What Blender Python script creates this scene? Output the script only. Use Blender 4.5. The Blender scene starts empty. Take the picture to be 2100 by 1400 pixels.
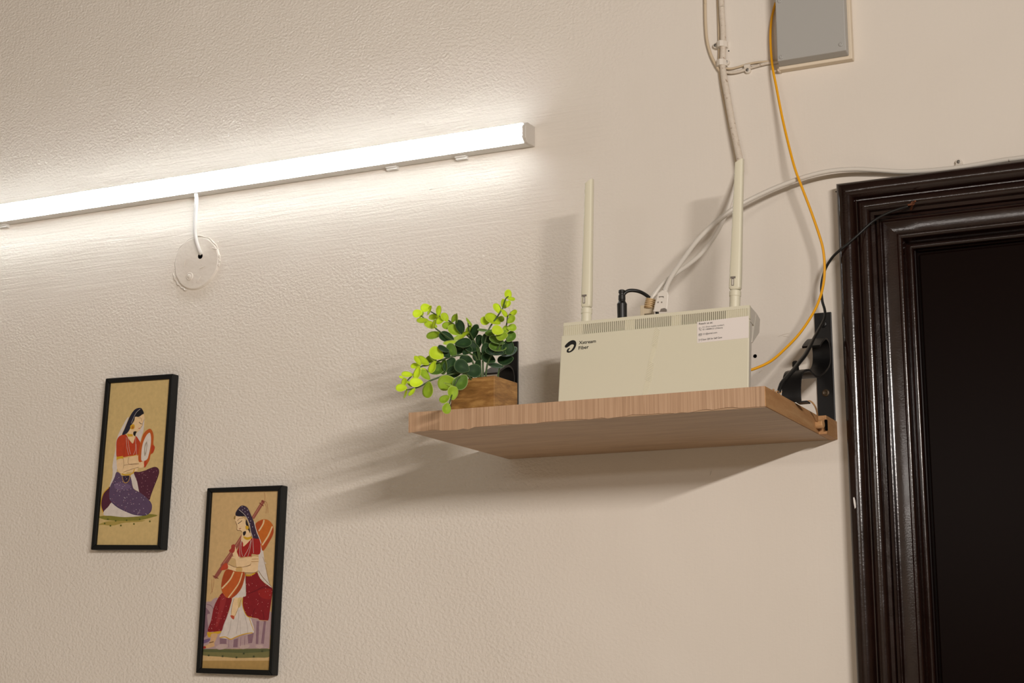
import bpy, bmesh, math, random
from mathutils import Vector, Matrix, Quaternion
random.seed(7)
C = bpy.context.scene.collection
SC = bpy.context.scene

# ------------------------------------------------------------------ camera, world, lamps, exposure
F_PX = 3250.0                                   # focal length in pixels of the 2100 x 1400 frame
RT = Vector((0.9056069546775992, 0.4241175796214895, 0.0005677108192284803))
UP = Vector((0.08468831264832566, -0.18418398170020685, 0.9796180172042438))
FW = Vector((-0.4155766275193351, 0.8871008108362906, 0.20086865876301255))
UP = FW.cross(RT) * -1.0
EYE = Vector((0.0, -1.949, 1.5))
cam_data = bpy.data.cameras.new('camera')
cam = bpy.data.objects.new('camera', cam_data)
C.objects.link(cam)
cam_data.sensor_fit = 'HORIZONTAL'
cam_data.sensor_width = 36.0
cam_data.lens = F_PX / 2100.0 * 36.0
cam_data.clip_start = 0.02
cam.matrix_world = Matrix(((RT.x, UP.x, -FW.x, EYE.x), (RT.y, UP.y, -FW.y, EYE.y), (RT.z, UP.z, -FW.z, EYE.z), (0, 0, 0, 1)))
SC.camera = cam

world = bpy.data.worlds.new('world')
SC.world = world
world.use_nodes = True
world.node_tree.nodes['Background'].inputs[0].default_value = (0.55, 0.5, 0.45, 1)
world.node_tree.nodes['Background'].inputs[1].default_value = 0.05

TUBE_STRENGTH = 36.0                            # the batten on the wall in view
def room_tube(name, energy, mw, wide=0.035):                 # the room's other tube lamps, out of view, at the height of the one in view
    d = bpy.data.lights.new(name, 'AREA')
    d.shape = 'RECTANGLE'
    d.size, d.size_y = 1.2, wide
    d.energy = energy
    d.color = (1.0, 0.93, 0.87)
    o = bpy.data.objects.new(name, d)
    C.objects.link(o)
    o.matrix_world = Matrix(mw)
RIGHT_W, FRONT_W = 77.0, 8.0
room_tube('right_wall_tube', RIGHT_W, ((0, 0, 1, 0.86), (1, 0, 0, -2.35), (0, 1, 0, 2.18), (0, 0, 0, 1)))
room_tube('front_wall_tube', FRONT_W, ((1, 0, 0, -0.95), (0, 0, -1, -3.76), (0, 1, 0, 2.12), (0, 0, 0, 1)), 0.08)

SC.view_settings.view_transform = 'Standard'
SC.view_settings.look = 'None'
SC.view_settings.gamma = 1.0
SC.view_settings.use_curve_mapping = False
SC.view_settings.exposure = 0.0


# ------------------------------------------------------------------ helpers: photo measurements to room positions
def ray(px, py):
    return RT * ((px - 1050.0) / F_PX) + UP * ((700.0 - py) / F_PX) + FW

def at(px, py, Y=0.0):
    d = ray(px, py)
    return EYE + d * ((Y - EYE.y) / d.y)

def at_x(px, py, X):
    d = ray(px, py)
    return EYE + d * ((X - EYE.x) / d.x)

def at_plane(px, py, p0, n):
    d = ray(px, py)
    return EYE + d * ((p0 - EYE).dot(n) / d.dot(n))

def crom(pts, n=8, closed=False):
    out = []
    m = len(pts)
    rng = range(m) if closed else range(m - 1)
    for i in rng:
        if closed:
            p0, p1, p2, p3 = pts[(i - 1) % m], pts[i], pts[(i + 1) % m], pts[(i + 2) % m]
        else:
            p0, p1, p2, p3 = pts[max(i - 1, 0)], pts[i], pts[i + 1], pts[min(i + 2, m - 1)]
        for k in range(n):
            t = k / n
            out.append(tuple(0.5 * (2 * b + (c - a) * t + (2 * a - 5 * b + 4 * c - d) * t * t + (3 * b - a - 3 * c + d) * t ** 3)
                             for a, b, c, d in zip(p0, p1, p2, p3)))
    if not closed:
        out.append(tuple(pts[-1]))
    return out


# ------------------------------------------------------------------ helpers: objects
ORG = {}

def thing(name, loc, label, cat, group=None, kind=None):
    o = bpy.data.objects.new(name, None)
    C.objects.link(o)
    o.empty_display_size = 0.02
    o.location = loc
    ORG[o.name] = Vector(loc)
    if label: o['label'] = label
    if cat: o['category'] = cat
    if group: o['group'] = group
    if kind: o['kind'] = kind
    return o

def link(name, me, mats, parent=None, label=None, cat=None, group=None, kind=None, smooth=False):
    """links a mesh given in room coordinates as one object"""
    for m in (mats if isinstance(mats, (list, tuple)) else [mats]):
        me.materials.append(m)
    if parent is not None:
        org = ORG[parent.name]
    else:
        lo = Vector((min(v.co.x for v in me.vertices), min(v.co.y for v in me.vertices), min(v.co.z for v in me.vertices)))
        hi = Vector((max(v.co.x for v in me.vertices), max(v.co.y for v in me.vertices), max(v.co.z for v in me.vertices)))
        org = Vector(((lo.x + hi.x) / 2, (lo.y + hi.y) / 2, lo.z))
    me.transform(Matrix.Translation(-org))
    if smooth:
        for p in me.polygons: p.use_smooth = True
    me.name = name
    o = bpy.data.objects.new(name, me)
    C.objects.link(o)
    if parent is not None:
        o.parent = parent
    else:
        o.location = org
    ORG[o.name] = org
    if label: o['label'] = label
    if cat: o['category'] = cat
    if group: o['group'] = group
    if kind: o['kind'] = kind
    return o

class MB:
    """collects shapes; build() makes one mesh object"""
    def __init__(self):
        self.v, self.f, self.m = [], [], []
    def add(self, v, f, m=0):
        b = len(self.v)
        self.v += [tuple(p) for p in v]
        self.f += [tuple(i + b for i in q) for q in f]
        self.m += [m] * len(f)
        return self
    def box(self, x0, x1, y0, y1, z0, z1, m=0):
        return self.hexa([(x0, y0, z0), (x1, y0, z0), (x1, y1, z0), (x0, y1, z0)], [(x0, y0, z1), (x1, y0, z1), (x1, y1, z1), (x0, y1, z1)], m)
    def hexa(self, lo, hi, m=0):
        return self.add(list(lo) + list(hi), [(3, 2, 1, 0), (4, 5, 6, 7), (0, 1, 5, 4), (1, 2, 6, 5), (2, 3, 7, 6), (3, 0, 4, 7)], m)
    def loft(self, rings, closed=True, caps=True, m=0):
        n = len(rings[0]); v = [p for r in rings for p in r]; f = []
        for i in range(len(rings) - 1):
            for j in range(n if closed else n - 1):
                k = (j + 1) % n
                f.append((i * n + j, i * n + k, (i + 1) * n + k, (i + 1) * n + j))
        if caps:
            f.append(tuple(range(n - 1, -1, -1))); f.append(tuple((len(rings) - 1) * n + j for j in range(n)))
        return self.add(v, f, m)
    def tube(self, pts, r, seg=10, sub=8, m=0):
        if sub:
            if not hasattr(r, '__len__'): r = [r] * len(pts)
            q = crom([tuple(p) + (rr,) for p, rr in zip(pts, r)], sub)
            pts = [Vector(p[:3]) for p in q]; r = [p[3] for p in q]
        else:
            pts = [Vector(p) for p in pts]
            if not hasattr(r, '__len__'): r = [r] * len(pts)
        rings = []; nrm = None
        for i, p in enumerate(pts):
            t = (pts[min(i + 1, len(pts) - 1)] - pts[max(i - 1, 0)]).normalized()
            if nrm is None:
                nrm = t.orthogonal().normalized()
            nrm = (nrm - t * nrm.dot(t)).normalized()
            b = t.cross(nrm)
            rings.append([p + (nrm * math.cos(2 * math.pi * k / seg) + b * math.sin(2 * math.pi * k / seg)) * r[i] for k in range(seg)])
        return self.loft(rings, m=m)
    def lathe(self, c, axis, prof, seg=20, m=0, squash=1.0):
        """prof: (distance along axis, radius)"""
        axis = Vector(axis).normalized(); u = axis.orthogonal().normalized()
        if abs(axis.z) < 0.9: u = Vector((0, 0, 1)).cross(axis).normalized()
        else: u = (Vector((1, 0, 0)) - axis * axis.x).normalized()
        w = axis.cross(u); c = Vector(c)
        return self.loft([[c + axis * d + (u * math.cos(2 * math.pi * k / seg) + w * math.sin(2 * math.pi * k / seg) * squash) * r for k in range(seg)]
                          for d, r in prof], m=m)
    def poly(self, pts, m=0):
        return self.add(pts, [tuple(range(len(pts)))], m)
    def mesh(self):
        me = bpy.data.meshes.new('mesh')
        me.from_pydata(self.v, [], self.f)
        bm = bmesh.new(); bm.from_mesh(me)
        for f, mi in zip(bm.faces, self.m): f.material_index = mi
        self.fix(bm)
        bm.to_mesh(me); bm.free()
        return me
    def fix(self, bm):
        bmesh.ops.recalc_face_normals(bm, faces=bm.faces)
    def build(self, name, mats, parent=None, bevel=0, bseg=2, **kw):
        me = self.mesh()
        if bevel:
            bm = bmesh.new(); bm.from_mesh(me)
            es = [e for e in bm.edges if len(e.link_faces) == 2 and e.calc_face_angle(0) > 0.5]
            bmesh.ops.bevel(bm, geom=es, offset=bevel, segments=bseg, affect='EDGES', profile=0.5)
            bm.to_mesh(me); bm.free()
        o = link(name, me, mats, parent, **kw)
        return o

class Flat(MB):
    """flat print: keep every polygon facing the room"""
    def fix(self, bm):
        for f in bm.faces:
            f.normal_update()
            if f.normal.y > 0: f.normal_flip()

def sharp(o, ang=0.6):
    """smooth shading with hard edges kept"""
    me = o.data
    for p in me.polygons: p.use_smooth = True
    bm = bmesh.new(); bm.from_mesh(me)
    for e in bm.edges:
        e.smooth = not (len(e.link_faces) == 2 and e.calc_face_angle(0) > ang)
    bm.to_mesh(me); bm.free()
    return o


# ------------------------------------------------------------------ materials
def lin(c):
    return tuple(((x / 255) / 12.92 if x / 255 <= 0.04045 else ((x / 255 + 0.055) / 1.055) ** 2.4) for x in c) + (1.0,)

class Mat:
    def __init__(self, name, col, rough=0.5, metal=0.0, spec=0.5):
        self.m = bpy.data.materials.new(name); self.m.use_nodes = True
        self.t = self.m.node_tree; self.b = self.t.nodes['Principled BSDF']
        self.set('Base Color', lin(col)); self.set('Roughness', rough); self.set('Metallic', metal); self.set('Specular IOR Level', spec)
        self._tc = None
    def set(self, k, v): self.b.inputs[k].default_value = v
    def n(self, kind, **kw):
        x = self.t.nodes.new(kind)
        for k, v in kw.items():
            if k in x.inputs: x.inputs[k].default_value = v
            else: setattr(x, k, v)
        return x
    def l(self, a, b): self.t.links.new(a, b)
    def co(self, scale=(1, 1, 1), which='Object', rot=(0, 0, 0)):
        if self._tc is None: self._tc = self.n('ShaderNodeTexCoord')
        mp = self.n('ShaderNodeMapping'); mp.inputs['Scale'].default_value = scale; mp.inputs['Rotation'].default_value = rot
        self.l(self._tc.outputs[which], mp.inputs['Vector'])
        return mp.outputs['Vector']
    def noise(self, vec, scale, detail=3.0, rough=0.5, dist=0.0):
        x = self.n('ShaderNodeTexNoise', Scale=scale, Detail=detail, Roughness=rough, Distortion=dist)
        self.l(vec, x.inputs['Vector'])
        return x.outputs['Fac']
    def ramp(self, fac, stops):
        r = self.n('ShaderNodeValToRGB')
        e = r.color_ramp.elements
        while len(e) < len(stops): e.new(0.5)
        for s, (p, c) in zip(e, stops): s.position = p; s.color = c if len(c) == 4 else lin(c)
        self.l(fac, r.inputs['Fac'])
        return r.outputs['Color']
    def math(self, op, a, b):
        x = self.n('ShaderNodeMath', operation=op)
        for i, s in enumerate((a, b)):
            if isinstance(s, (int, float)): x.inputs[i].default_value = s
            else: self.l(s, x.inputs[i])
        return x.outputs[0]
    def bump(self, h, strength=0.3, dist=0.001):
        x = self.n('ShaderNodeBump', Strength=strength, Distance=dist)
        self.l(h, x.inputs['Height']); self.l(x.outputs['Normal'], self.b.inputs['Normal'])
        return self
    def color(self, c): self.l(c, self.b.inputs['Base Color']); return self

def plain(name, col, rough=0.5, metal=0.0, spec=0.5, grain=0.0, gscale=300.0):
    m = Mat(name, col, rough, metal, spec)
    if grain: m.bump(m.noise(m.co(), gscale, 2.0), grain, 0.0006)
    return m.m

# painted plaster: orange-peel roller texture on the left, smoother towards the door, brush strokes round the batten
def wall_paint():
    m = Mat('wall_paint', (232, 222, 208), 0.55, spec=0.3)
    sep = m.n('ShaderNodeSeparateXYZ'); m.l(m.co(which='Generated'), sep.inputs[0])
    geo = m.n('ShaderNodeNewGeometry'); sp = m.n('ShaderNodeSeparateXYZ'); m.l(geo.outputs['Position'], sp.inputs[0])
    X, Z = sp.outputs['X'], sp.outputs['Z']
    wob = m.noise(m.co((1, 1, 1)), 3.0, 3.0)
    xm = m.math('ADD', X, m.math('MULTIPLY', m.math('SUBTRACT', wob, 0.5), 0.55))
    mr = m.n('ShaderNodeMapRange', interpolation_type='SMOOTHSTEP'); m.l(xm, mr.inputs['Value'])
    mr.inputs['From Min'].default_value = -0.98; mr.inputs['From Max'].default_value = -0.66
    mr.inputs['To Min'].default_value = 1.0; mr.inputs['To Max'].default_value = 0.10
    rough_mask = mr.outputs['Result']
    # brushed band around the batten's height
    dz = m.math('ABSOLUTE', m.math('SUBTRACT', m.math('ADD', Z, m.math('MULTIPLY', m.math('SUBTRACT', wob, 0.5), 0.12)), 2.19), 0)
    br = m.n('ShaderNodeMapRange', interpolation_type='SMOOTHSTEP'); m.l(dz, br.inputs['Value'])
    br.inputs['From Min'].default_value = 0.07; br.inputs['From Max'].default_value = 0.15
    br.inputs['To Min'].default_value = 1.0; br.inputs['To Max'].default_value = 0.0
    xb = m.n('ShaderNodeMapRange', interpolation_type='SMOOTHSTEP'); m.l(xm, xb.inputs['Value'])
    xb.inputs['From Min'].default_value = -0.85; xb.inputs['From Max'].default_value = -0.7
    xb.inputs['To Min'].default_value = 1.0; xb.inputs['To Max'].default_value = 0.0
    brush_mask = m.math('MULTIPLY', br.outputs['Result'], xb.outputs['Result'])
    peel = m.noise(m.co((1, 1, 1.25)), 215.0, 1.6, 0.5, 0.0)
    brush = m.noise(m.co((9, 9, 230)), 1.0, 3.0, 0.6, 0.6)
    brush_v = m.noise(m.co((200, 200, 14)), 1.0, 3.0, 0.6, 0.6)
    inv = m.math('SUBTRACT', 1.0, m.math('MULTIPLY', brush_mask, 0.75))
    h = m.math('MULTIPLY', m.math('MULTIPLY', peel, rough_mask), inv)
    h = m.math('ADD', h, m.math('MULTIPLY', brush, m.math('MULTIPLY', brush_mask, 0.5)))
    h = m.math('ADD', h, m.math('MULTIPLY', brush_v, m.math('MULTIPLY', m.math('SUBTRACT', 1.0, rough_mask), 0.10)))
    broad = m.noise(m.co(), 9.0, 1.0)
    h = m.math('ADD', h, m.math('MULTIPLY', broad, 1.6))
    m.bump(h, 0.9, 0.0018)
    m.color(m.ramp(m.noise(m.co(), 2.2, 4.0), [(0.3, (224, 216, 205)), (0.7, (229, 222, 212))]))
    return m.m

def wood(name, dark, mid, light, scale, rough=0.45, bump=0.12, fine=1.0):
    m = Mat(name, mid, rough)
    a = m.noise(m.co(scale), 1.0, 5.0, 0.62, 0.7)
    b = m.noise(m.co(tuple(s * 3.3 for s in scale)), 1.0, 3.0, 0.6, 0.2)
    f = m.math('ADD', m.math('MULTIPLY', a, 0.7), m.math('MULTIPLY', b, 0.3 * fine))
    m.color(m.ramp(f, [(0.3, dark), (0.5, mid), (0.68, light)]))
    m.bump(f, bump, 0.001)
    return m.m

M = {}
M['wall'] = wall_paint()
M['ceiling'] = plain('ceiling_paint', (84, 76, 66), 0.8)
M['room'] = plain('room_paint', (176, 163, 146), 0.8)
M['floor'] = wood('floor_tile', (214, 204, 188), (224, 215, 200), (232, 224, 210), (3, 3, 3), 0.35)

def door_paint():
    m = Mat('door_enamel', (28, 15, 12), 0.2, spec=0.48)
    v = m.co((1, 1, 1))
    a = m.noise(v, 420.0, 3.0, 0.6); b = m.noise(m.co((300, 300, 22)), 1.0, 3.0, 0.6)
    m.bump(m.math('ADD', m.math('MULTIPLY', a, 0.7), m.math('MULTIPLY', b, 0.2)), 0.26, 0.0005)
    m.color(m.ramp(m.noise(v, 30.0, 4.0), [(0.3, (25, 13, 10)), (0.7, (34, 18, 14))]))
    m.l(m.ramp(m.noise(v, 60.0, 3.0), [(0.2, (0.11,) * 3 + (1,)), (0.8, (0.20,) * 3 + (1,))]), m.b.inputs['Roughness'])
    return m.m
M['door'] = door_paint()
M['door_flat'] = plain('door_enamel_flat', (17, 8, 6), 0.3, spec=0.05, grain=0.03, gscale=120)
M['white_chip'] = plain('bare_plaster', (232, 230, 226), 0.7)
M['rust'] = plain('rusty_iron', (104, 58, 32), 0.8, grain=0.4)
M['old_screw'] = plain('tarnished_screw', (70, 56, 38), 0.5, 0.3, grain=0.3)
M['iron'] = plain('black_iron', (15, 14, 14), 0.42, 0.0, 0.32, grain=0.08, gscale=500)
M['shelf_edge'] = wood('oak_edge_band', (150, 118, 90), (180, 146, 116), (198, 166, 136), (330, 14, 4), 0.5)
M['shelf_face'] = wood('oak_laminate', (150, 122, 96), (168, 138, 108), (182, 152, 122), (7, 60, 60), 0.5, 0.05)
M['shelf_raw'] = wood('raw_board', (166, 118, 74), (184, 138, 92), (200, 158, 112), (60, 8, 60), 0.65)
M['dowel'] = wood('dowel_wood', (180, 134, 88), (200, 156, 108), (212, 172, 124), (20, 90, 90), 0.6)
M['pot'] = wood('acacia_wood', (92, 58, 26), (144, 102, 52), (188, 144, 84), (20, 20, 95), 0.45)
M['soil'] = plain('dark_moss', (34, 40, 26), 0.95, grain=0.8, gscale=400)
M['lamp_body'] = plain('lamp_plastic', (226, 224, 220), 0.45)
M['lamp_cap'] = plain('lamp_cap_plastic', (206, 200, 192), 0.4)
em = bpy.data.materials.new('lit_diffuser'); em.use_nodes = True
_b = em.node_tree.nodes['Principled BSDF']
_b.inputs['Base Color'].default_value = (0.9, 0.9, 0.9, 1)
_b.inputs['Emission Color'].default_value = (0.89, 0.96, 1.0, 1)
_b.inputs['Emission Strength'].default_value = TUBE_STRENGTH
M['diffuser'] = em
M['plate'] = plain('painted_plate', (222, 214, 203), 0.5, grain=1.0, gscale=110)
M['dark'] = plain('dark_hole', (7, 6, 6), 0.95, spec=0.05)
M['steel'] = plain('dull_steel', (130, 126, 120), 0.4, 0.7)
M['white_wire'] = plain('white_pvc', (226, 224, 220), 0.4)
_m = Mat('painted_cable', (214, 204, 190), 0.55)
_v = _m.co()
_m.color(_m.ramp(_m.noise(_v, 210.0, 4.0, 0.65), [(0.0, (120, 92, 72)), (0.33, (140, 112, 90)), (0.37, (208, 196, 180)), (0.7, (218, 208, 194))]))
_m.bump(_m.noise(_v, 160.0, 3.0), 0.35, 0.0006)
M['old_cable'] = _m.m
M['thin_cable'] = plain('yellowed_cable', (206, 188, 160), 0.5)
M['clip'] = plain('cable_clip_plastic', (224, 216, 204), 0.45)
M['ethernet'] = plain('grey_white_pvc', (216, 210, 200), 0.4)
M['boot'] = plain('beige_boot', (206, 178, 134), 0.5)
M['clear'] = plain('clear_plug_plastic', (204, 190, 164), 0.15)
M['white_boot'] = plain('white_boot', (226, 220, 210), 0.45)
M['yellow'] = plain('yellow_jacket', (238, 170, 20), 0.4)
M['black_pvc'] = plain('black_pvc', (20, 20, 19), 0.45)
M['box_grey'] = plain('grey_sheet_box', (172, 171, 167), 0.5, grain=0.08)
M['box_beige'] = plain('beige_box_base', (222, 208, 186), 0.55)
M['router'] = plain('router_white', (222, 217, 194), 0.45, grain=0.06, gscale=900)
M['router_back'] = plain('router_back_white', (214, 208, 196), 0.5)
M['sticker'] = plain('sticker_paper', (236, 228, 222), 0.5)
M['ink'] = plain('black_ink', (16, 16, 17), 0.6)
M['dull_grey'] = plain('dull_grey', (120, 112, 104), 0.6)  # latch grey; also shade of hinge slots and boot recesses, put into colour
M['frame'] = plain('black_frame_lacquer', (12, 14, 14), 0.5, spec=0.3, grain=0.15, gscale=300)

def leaf_mat(name, base, rim, vein):
    m = Mat(name, base, 0.6, spec=0.22)
    at_ = m.n('ShaderNodeAttribute', attribute_name='rim')
    oi = m.n('ShaderNodeObjectInfo')
    c1 = m.ramp(at_.outputs['Fac'], [(0.0, vein), (0.35, base), (0.93, base), (1.0, rim)])
    hs = m.n('ShaderNodeHueSaturation')
    mr = m.n('ShaderNodeMapRange'); m.l(oi.outputs['Random'], mr.inputs['Value'])
    mr.inputs['To Min'].default_value = 0.8; mr.inputs['To Max'].default_value = 1.2
    m.l(mr.outputs['Result'], hs.inputs['Value']); m.l(c1, hs.inputs['Color'])
    m.color(hs.outputs['Color'])
    m.set('Subsurface Weight', 0.0)
    m.set('Transmission Weight', 0.0)
    return m.m
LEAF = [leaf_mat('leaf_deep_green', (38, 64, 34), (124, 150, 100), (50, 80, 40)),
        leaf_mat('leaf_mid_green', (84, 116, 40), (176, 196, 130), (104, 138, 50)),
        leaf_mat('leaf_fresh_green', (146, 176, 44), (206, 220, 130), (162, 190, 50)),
        leaf_mat('leaf_lime', (192, 220, 44), (220, 236, 120), (198, 224, 40))]  # leaf greens, with translucent glow and inner shade put into the colour
M['stem'] = plain('stem_green', (66, 88, 42), 0.5)

# ------------------------------------------------------------------ the room
H = 1.5
DX0, DX1, DZ = -0.449, 0.53, 2.103              # outer line of the door casing
JW = 0.078                                       # width of casing and jamb together
RX0, RX1, RY0, CZ = -3.4, 0.9, -3.8, 3.3
mb = MB()
mb.box(RX0, DX0 + JW - 0.004, 0, 0.15, 0, CZ)
mb.box(DX1 - JW + 0.004, RX1, 0, 0.15, 0, CZ)
mb.box(DX0 + JW - 0.004, DX1 - JW + 0.004, 0, 0.15, DZ - JW + 0.004, CZ)
wall = mb.build('wall_back', M['wall'], kind='structure')
wall['label'] = 'cream plaster wall, rough roller texture on its left part, smooth by the door'
MB().box(RX0, RX1, RY0, 0.15, -0.1, 0).build('floor', M['floor'], kind='structure')
MB().box(RX0, RX1, RY0, 0.15, CZ, CZ + 0.1).build('ceiling', M['ceiling'], kind='structure')
MB().box(RX0 - 0.1, RX0, RY0, 0.15, 0, CZ).build('wall_left', M['room'], kind='structure')
MB().box(RX1, RX1 + 0.1, RY0, 0.15, 0, CZ).build('wall_right', M['room'], kind='structure')
MB().box(RX0, RX1, RY0 - 0.1, RY0, 0, CZ).build('wall_front', M['room'], kind='structure')

# ------------------------------------------------------------------ the door: casing and jamb swept round the opening, leaf set back
door = thing('door_1', (0.04, 0, 0), 'dark brown gloss-painted door in a moulded casing, shut', 'door', kind='structure')

def sweep(name, prof, parent):
    """prof: (distance inwards from the outer line, height proud of the wall); left post, head and right post, mitred"""
    n = len(prof)
    def ring(corner):
        cx, sx, top = corner
        return [(cx + sx * u, -v, (DZ - u) if top else 0.0) for u, v in prof]
    L0, L1 = ring((DX0, 1, False)), ring((DX0, 1, True))
    R1, R0 = ring((DX1, -1, True)), ring((DX1, -1, False))
    out = []
    for a, b in ((L0, L1), (L1, R1), (R1, R0)):
        mbx = MB(); segs = 24
        rings = [[tuple(Vector(p).lerp(Vector(q), k / segs)) for p, q in zip(a, b)] for k in range(segs + 1)]
        mbx.loft(rings)
        o = sharp(mbx.build(name, M['door'], parent), 0.5)
        out.append(o)
    return out

def arc(cu, cv, r, a0, a1, n=7, sv=1.0):
    return [(cu + r * math.cos(math.radians(a0 + (a1 - a0) * k / n)), cv + sv * r * math.sin(math.radians(a0 + (a1 - a0) * k / n))) for k in range(n + 1)]
casing = [(0, -0.004), (0.0005, 0.012)] + arc(0.0125, 0.0185, 0.0115, 170, 20, 9, 0.95) + [(0.0236, 0.0185), (0.0245, 0.0172)] + \
    arc(0.0335, 0.0165, 0.0078, 175, 5, 8, 0.75) + [(0.0415, 0.013), (0.0455, 0.012), (0.0465, 0.0085), (0.0465, -0.004)]
sweep('casing', casing, door)
jamb = [(0.0462, -0.06), (0.0462, 0.006), (0.0475, 0.0085), (0.0505, 0.0088), (0.0515, 0.0065)] + [(0.0525, 0.0062), (0.0555, 0.0082), (0.0575, 0.0072)] + \
    [(0.0715, 0.0073)] + arc(0.0735, 0.0015, 0.0042, 100, 5, 6) + [(0.078, -0.020), (0.0795, -0.022)] + arc(0.0815, -0.0265, 0.0035, 120, 0, 5) + [(0.0852, -0.06)]
sweep('jamb', jamb, door)
LX0, LX1, LZ = DX0 + 0.080, DX1 - 0.080, DZ - 0.080
LY = 0.034                                       # face of the leaf
lw = MB()
st = 0.0068                                       # slim visible margin of the stile beside the field
leaf = MB().box(LX0, LX1, LY + 0.006, LY + 0.04, 0.005, LZ).build('door_leaf', M['door_flat'], door)
def rail(x0, x1, z0, z1, nm):
    o = MB().box(x0, x1, LY - 0.001, LY + 0.010, z0, z1).build(nm, M['door_flat'], leaf, bevel=0.0018)
    return o
rail(LX0, LX0 + st, 0.005, LZ, 'stile')
rail(LX1 - st, LX1, 0.005, LZ, 'stile')
rail(LX0 + st + 0.0015, LX1 - st - 0.0015, LZ - st, LZ, 'rail')
rail(LX0 + st + 0.0015, LX1 - st - 0.0015, 0.005, 0.12, 'rail')
MB().box(LX0 + st + 0.003, LX1 - st - 0.003, LY + 0.001, LY + 0.012, 0.123, LZ - st - 0.003).build('panel', M['door_flat'], leaf, bevel=0.002)
# a scrape where the paint has come off the casing, low on the left post
def chip(pts, v, nm='bare_patch'):
    q = [at(x, y, -v) for x, y in pts]
    MB().loft([[Vector((p.x, -v + .003, p.z)) for p in q], [Vector((p.x, -v, p.z)) for p in q]]).build(nm, M['white_chip'], door, label='white bare patch in the brown paint')
chip([(1749.5, 1020), (1752, 1019), (1754, 1026), (1756, 1039), (1753, 1043), (1750.5, 1030)], 0.0292)
chip([(1763, 1297), (1766, 1300), (1767, 1312), (1765, 1318), (1763.5, 1308)], 0.0225)
chip([(1764.5, 1325), (1768, 1328), (1770, 1345), (1767, 1352), (1766, 1340)], 0.0225)
chip([(1766, 1360), (1769, 1360), (1770, 1367), (1767, 1370)], 0.0215)
# the rusty nail in the head of the casing
pn = at(1864, 424, -0.026)
nl = MB().lathe(pn + Vector((0.0, 0.012, 0.0)), (0.35, -1, 0.15), [(0, 0.0016), (0.017, 0.0015), (0.0175, 0.0026), (0.0187, 0.0024)], 10)
pe = at(1877, 412, -0.036)
nl.tube([pn + Vector((0, -0.008, 0)), pn.lerp(pe, 0.5), pe], 0.0013, 6, 2)
nl.build('nail', M['rust'], label='rusty bent nail in the head of the door casing', cat='nail')

# ------------------------------------------------------------------ the lit batten
tzl, tzr = at(0, 462.9).z, at(1093, 301.9).z
XR = at(1093, 302).x
XL = XR - 1.19
zb = (tzl + tzr) / 2
tube = thing('tube_light', ((XL + XR) / 2, 0, zb), 'long white LED tube light, switched on, fixed across the upper wall', 'lamp')
DEP, HT = 0.031, 0.0285
TILT = math.radians(2.5)
def xprism(sec, x0, x1, name, mat, parent, **kw):
    # the diffuser side hangs slightly downwards
    sec = [(y * math.cos(TILT) - (0) , z + y * math.sin(TILT)) for y, z in sec]
    return MB().loft([[(x0, y, z) for y, z in sec], [(x1, y, z) for y, z in sec]]).build(name, mat, parent, **kw)
xprism([(0, zb), (-DEP + 0.008, zb), (-DEP + 0.006, zb + 0.004), (-DEP + 0.006, zb + HT - 0.004), (-DEP + 0.006, zb + HT - 0.0015), (-DEP + 0.0058, zb + HT - 0.0006), (-DEP + 0.0058, zb + HT - 0.0002), (0, zb + HT - 0.0002)], XL + 0.003, XR - 0.003, 'body', M['lamp_body'], tube)
xprism([(-DEP + 0.0075, zb + 0.0004), (-DEP + 0.0055, zb + 0.0002), (-DEP + 0.0008, zb + 0.0042), (-DEP, zb + 0.007), (-DEP, zb + HT - 0.0044), (-DEP + 0.0008, zb + HT - 0.0022), (-DEP + 0.0034, zb + HT - 0.0001), (-DEP + 0.0054, zb + HT - 0.0001), (-DEP + 0.0060, zb + HT - 0.0010), (-DEP + 0.0075, zb + HT - 0.0010)],
       XL + 0.004, XR - 0.004, 'diffuser', M['diffuser'], tube)
capsec = [(0, zb - 0.0008), (-DEP + 0.006, zb - 0.0008), (-DEP - 0.0008, zb + 0.0055), (-DEP - 0.0008, zb + HT - 0.0055), (-DEP + 0.006, zb + HT + 0.0008), (0, zb + HT + 0.0008)]
xprism(capsec, XR - 0.003, XR + 0.0035, 'end_cap', M['lamp_cap'], tube, bevel=0.0012)
xprism(capsec, XL - 0.0035, XL + 0.003, 'end_cap', M['lamp_cap'], tube, bevel=0.0012)
for px, py in ((950, 321), (808, 344), (12, 457)):
    q = at(px, py)
    MB().box(q.x - 0.009, q.x + 0.009, -0.0075, 0, zb - 0.0055, zb + 0.001).box(q.x - 0.009, q.x + 0.009, -0.0105, -0.0075, zb - 0.0030, zb + 0.0012).build('mounting_clip', M['lamp_body'], tube, bevel=0.0008)
# its lead, down into the round cover
pts = [at(402, 396, -0.018), at(403, 412, -0.018), at(401, 440, -0.015), at(400, 470, -0.013), at(402, 490, -0.012), at(406, 505, -0.010), at(410, 516, -0.007), at(413, 524, 0.003)]
pts[0].z = zb + 0.001
MB().tube(pts, 0.0030, 10).build('lead', M['white_wire'], tube, smooth=True, label='white lead running from the lamp into the round cover')

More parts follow.
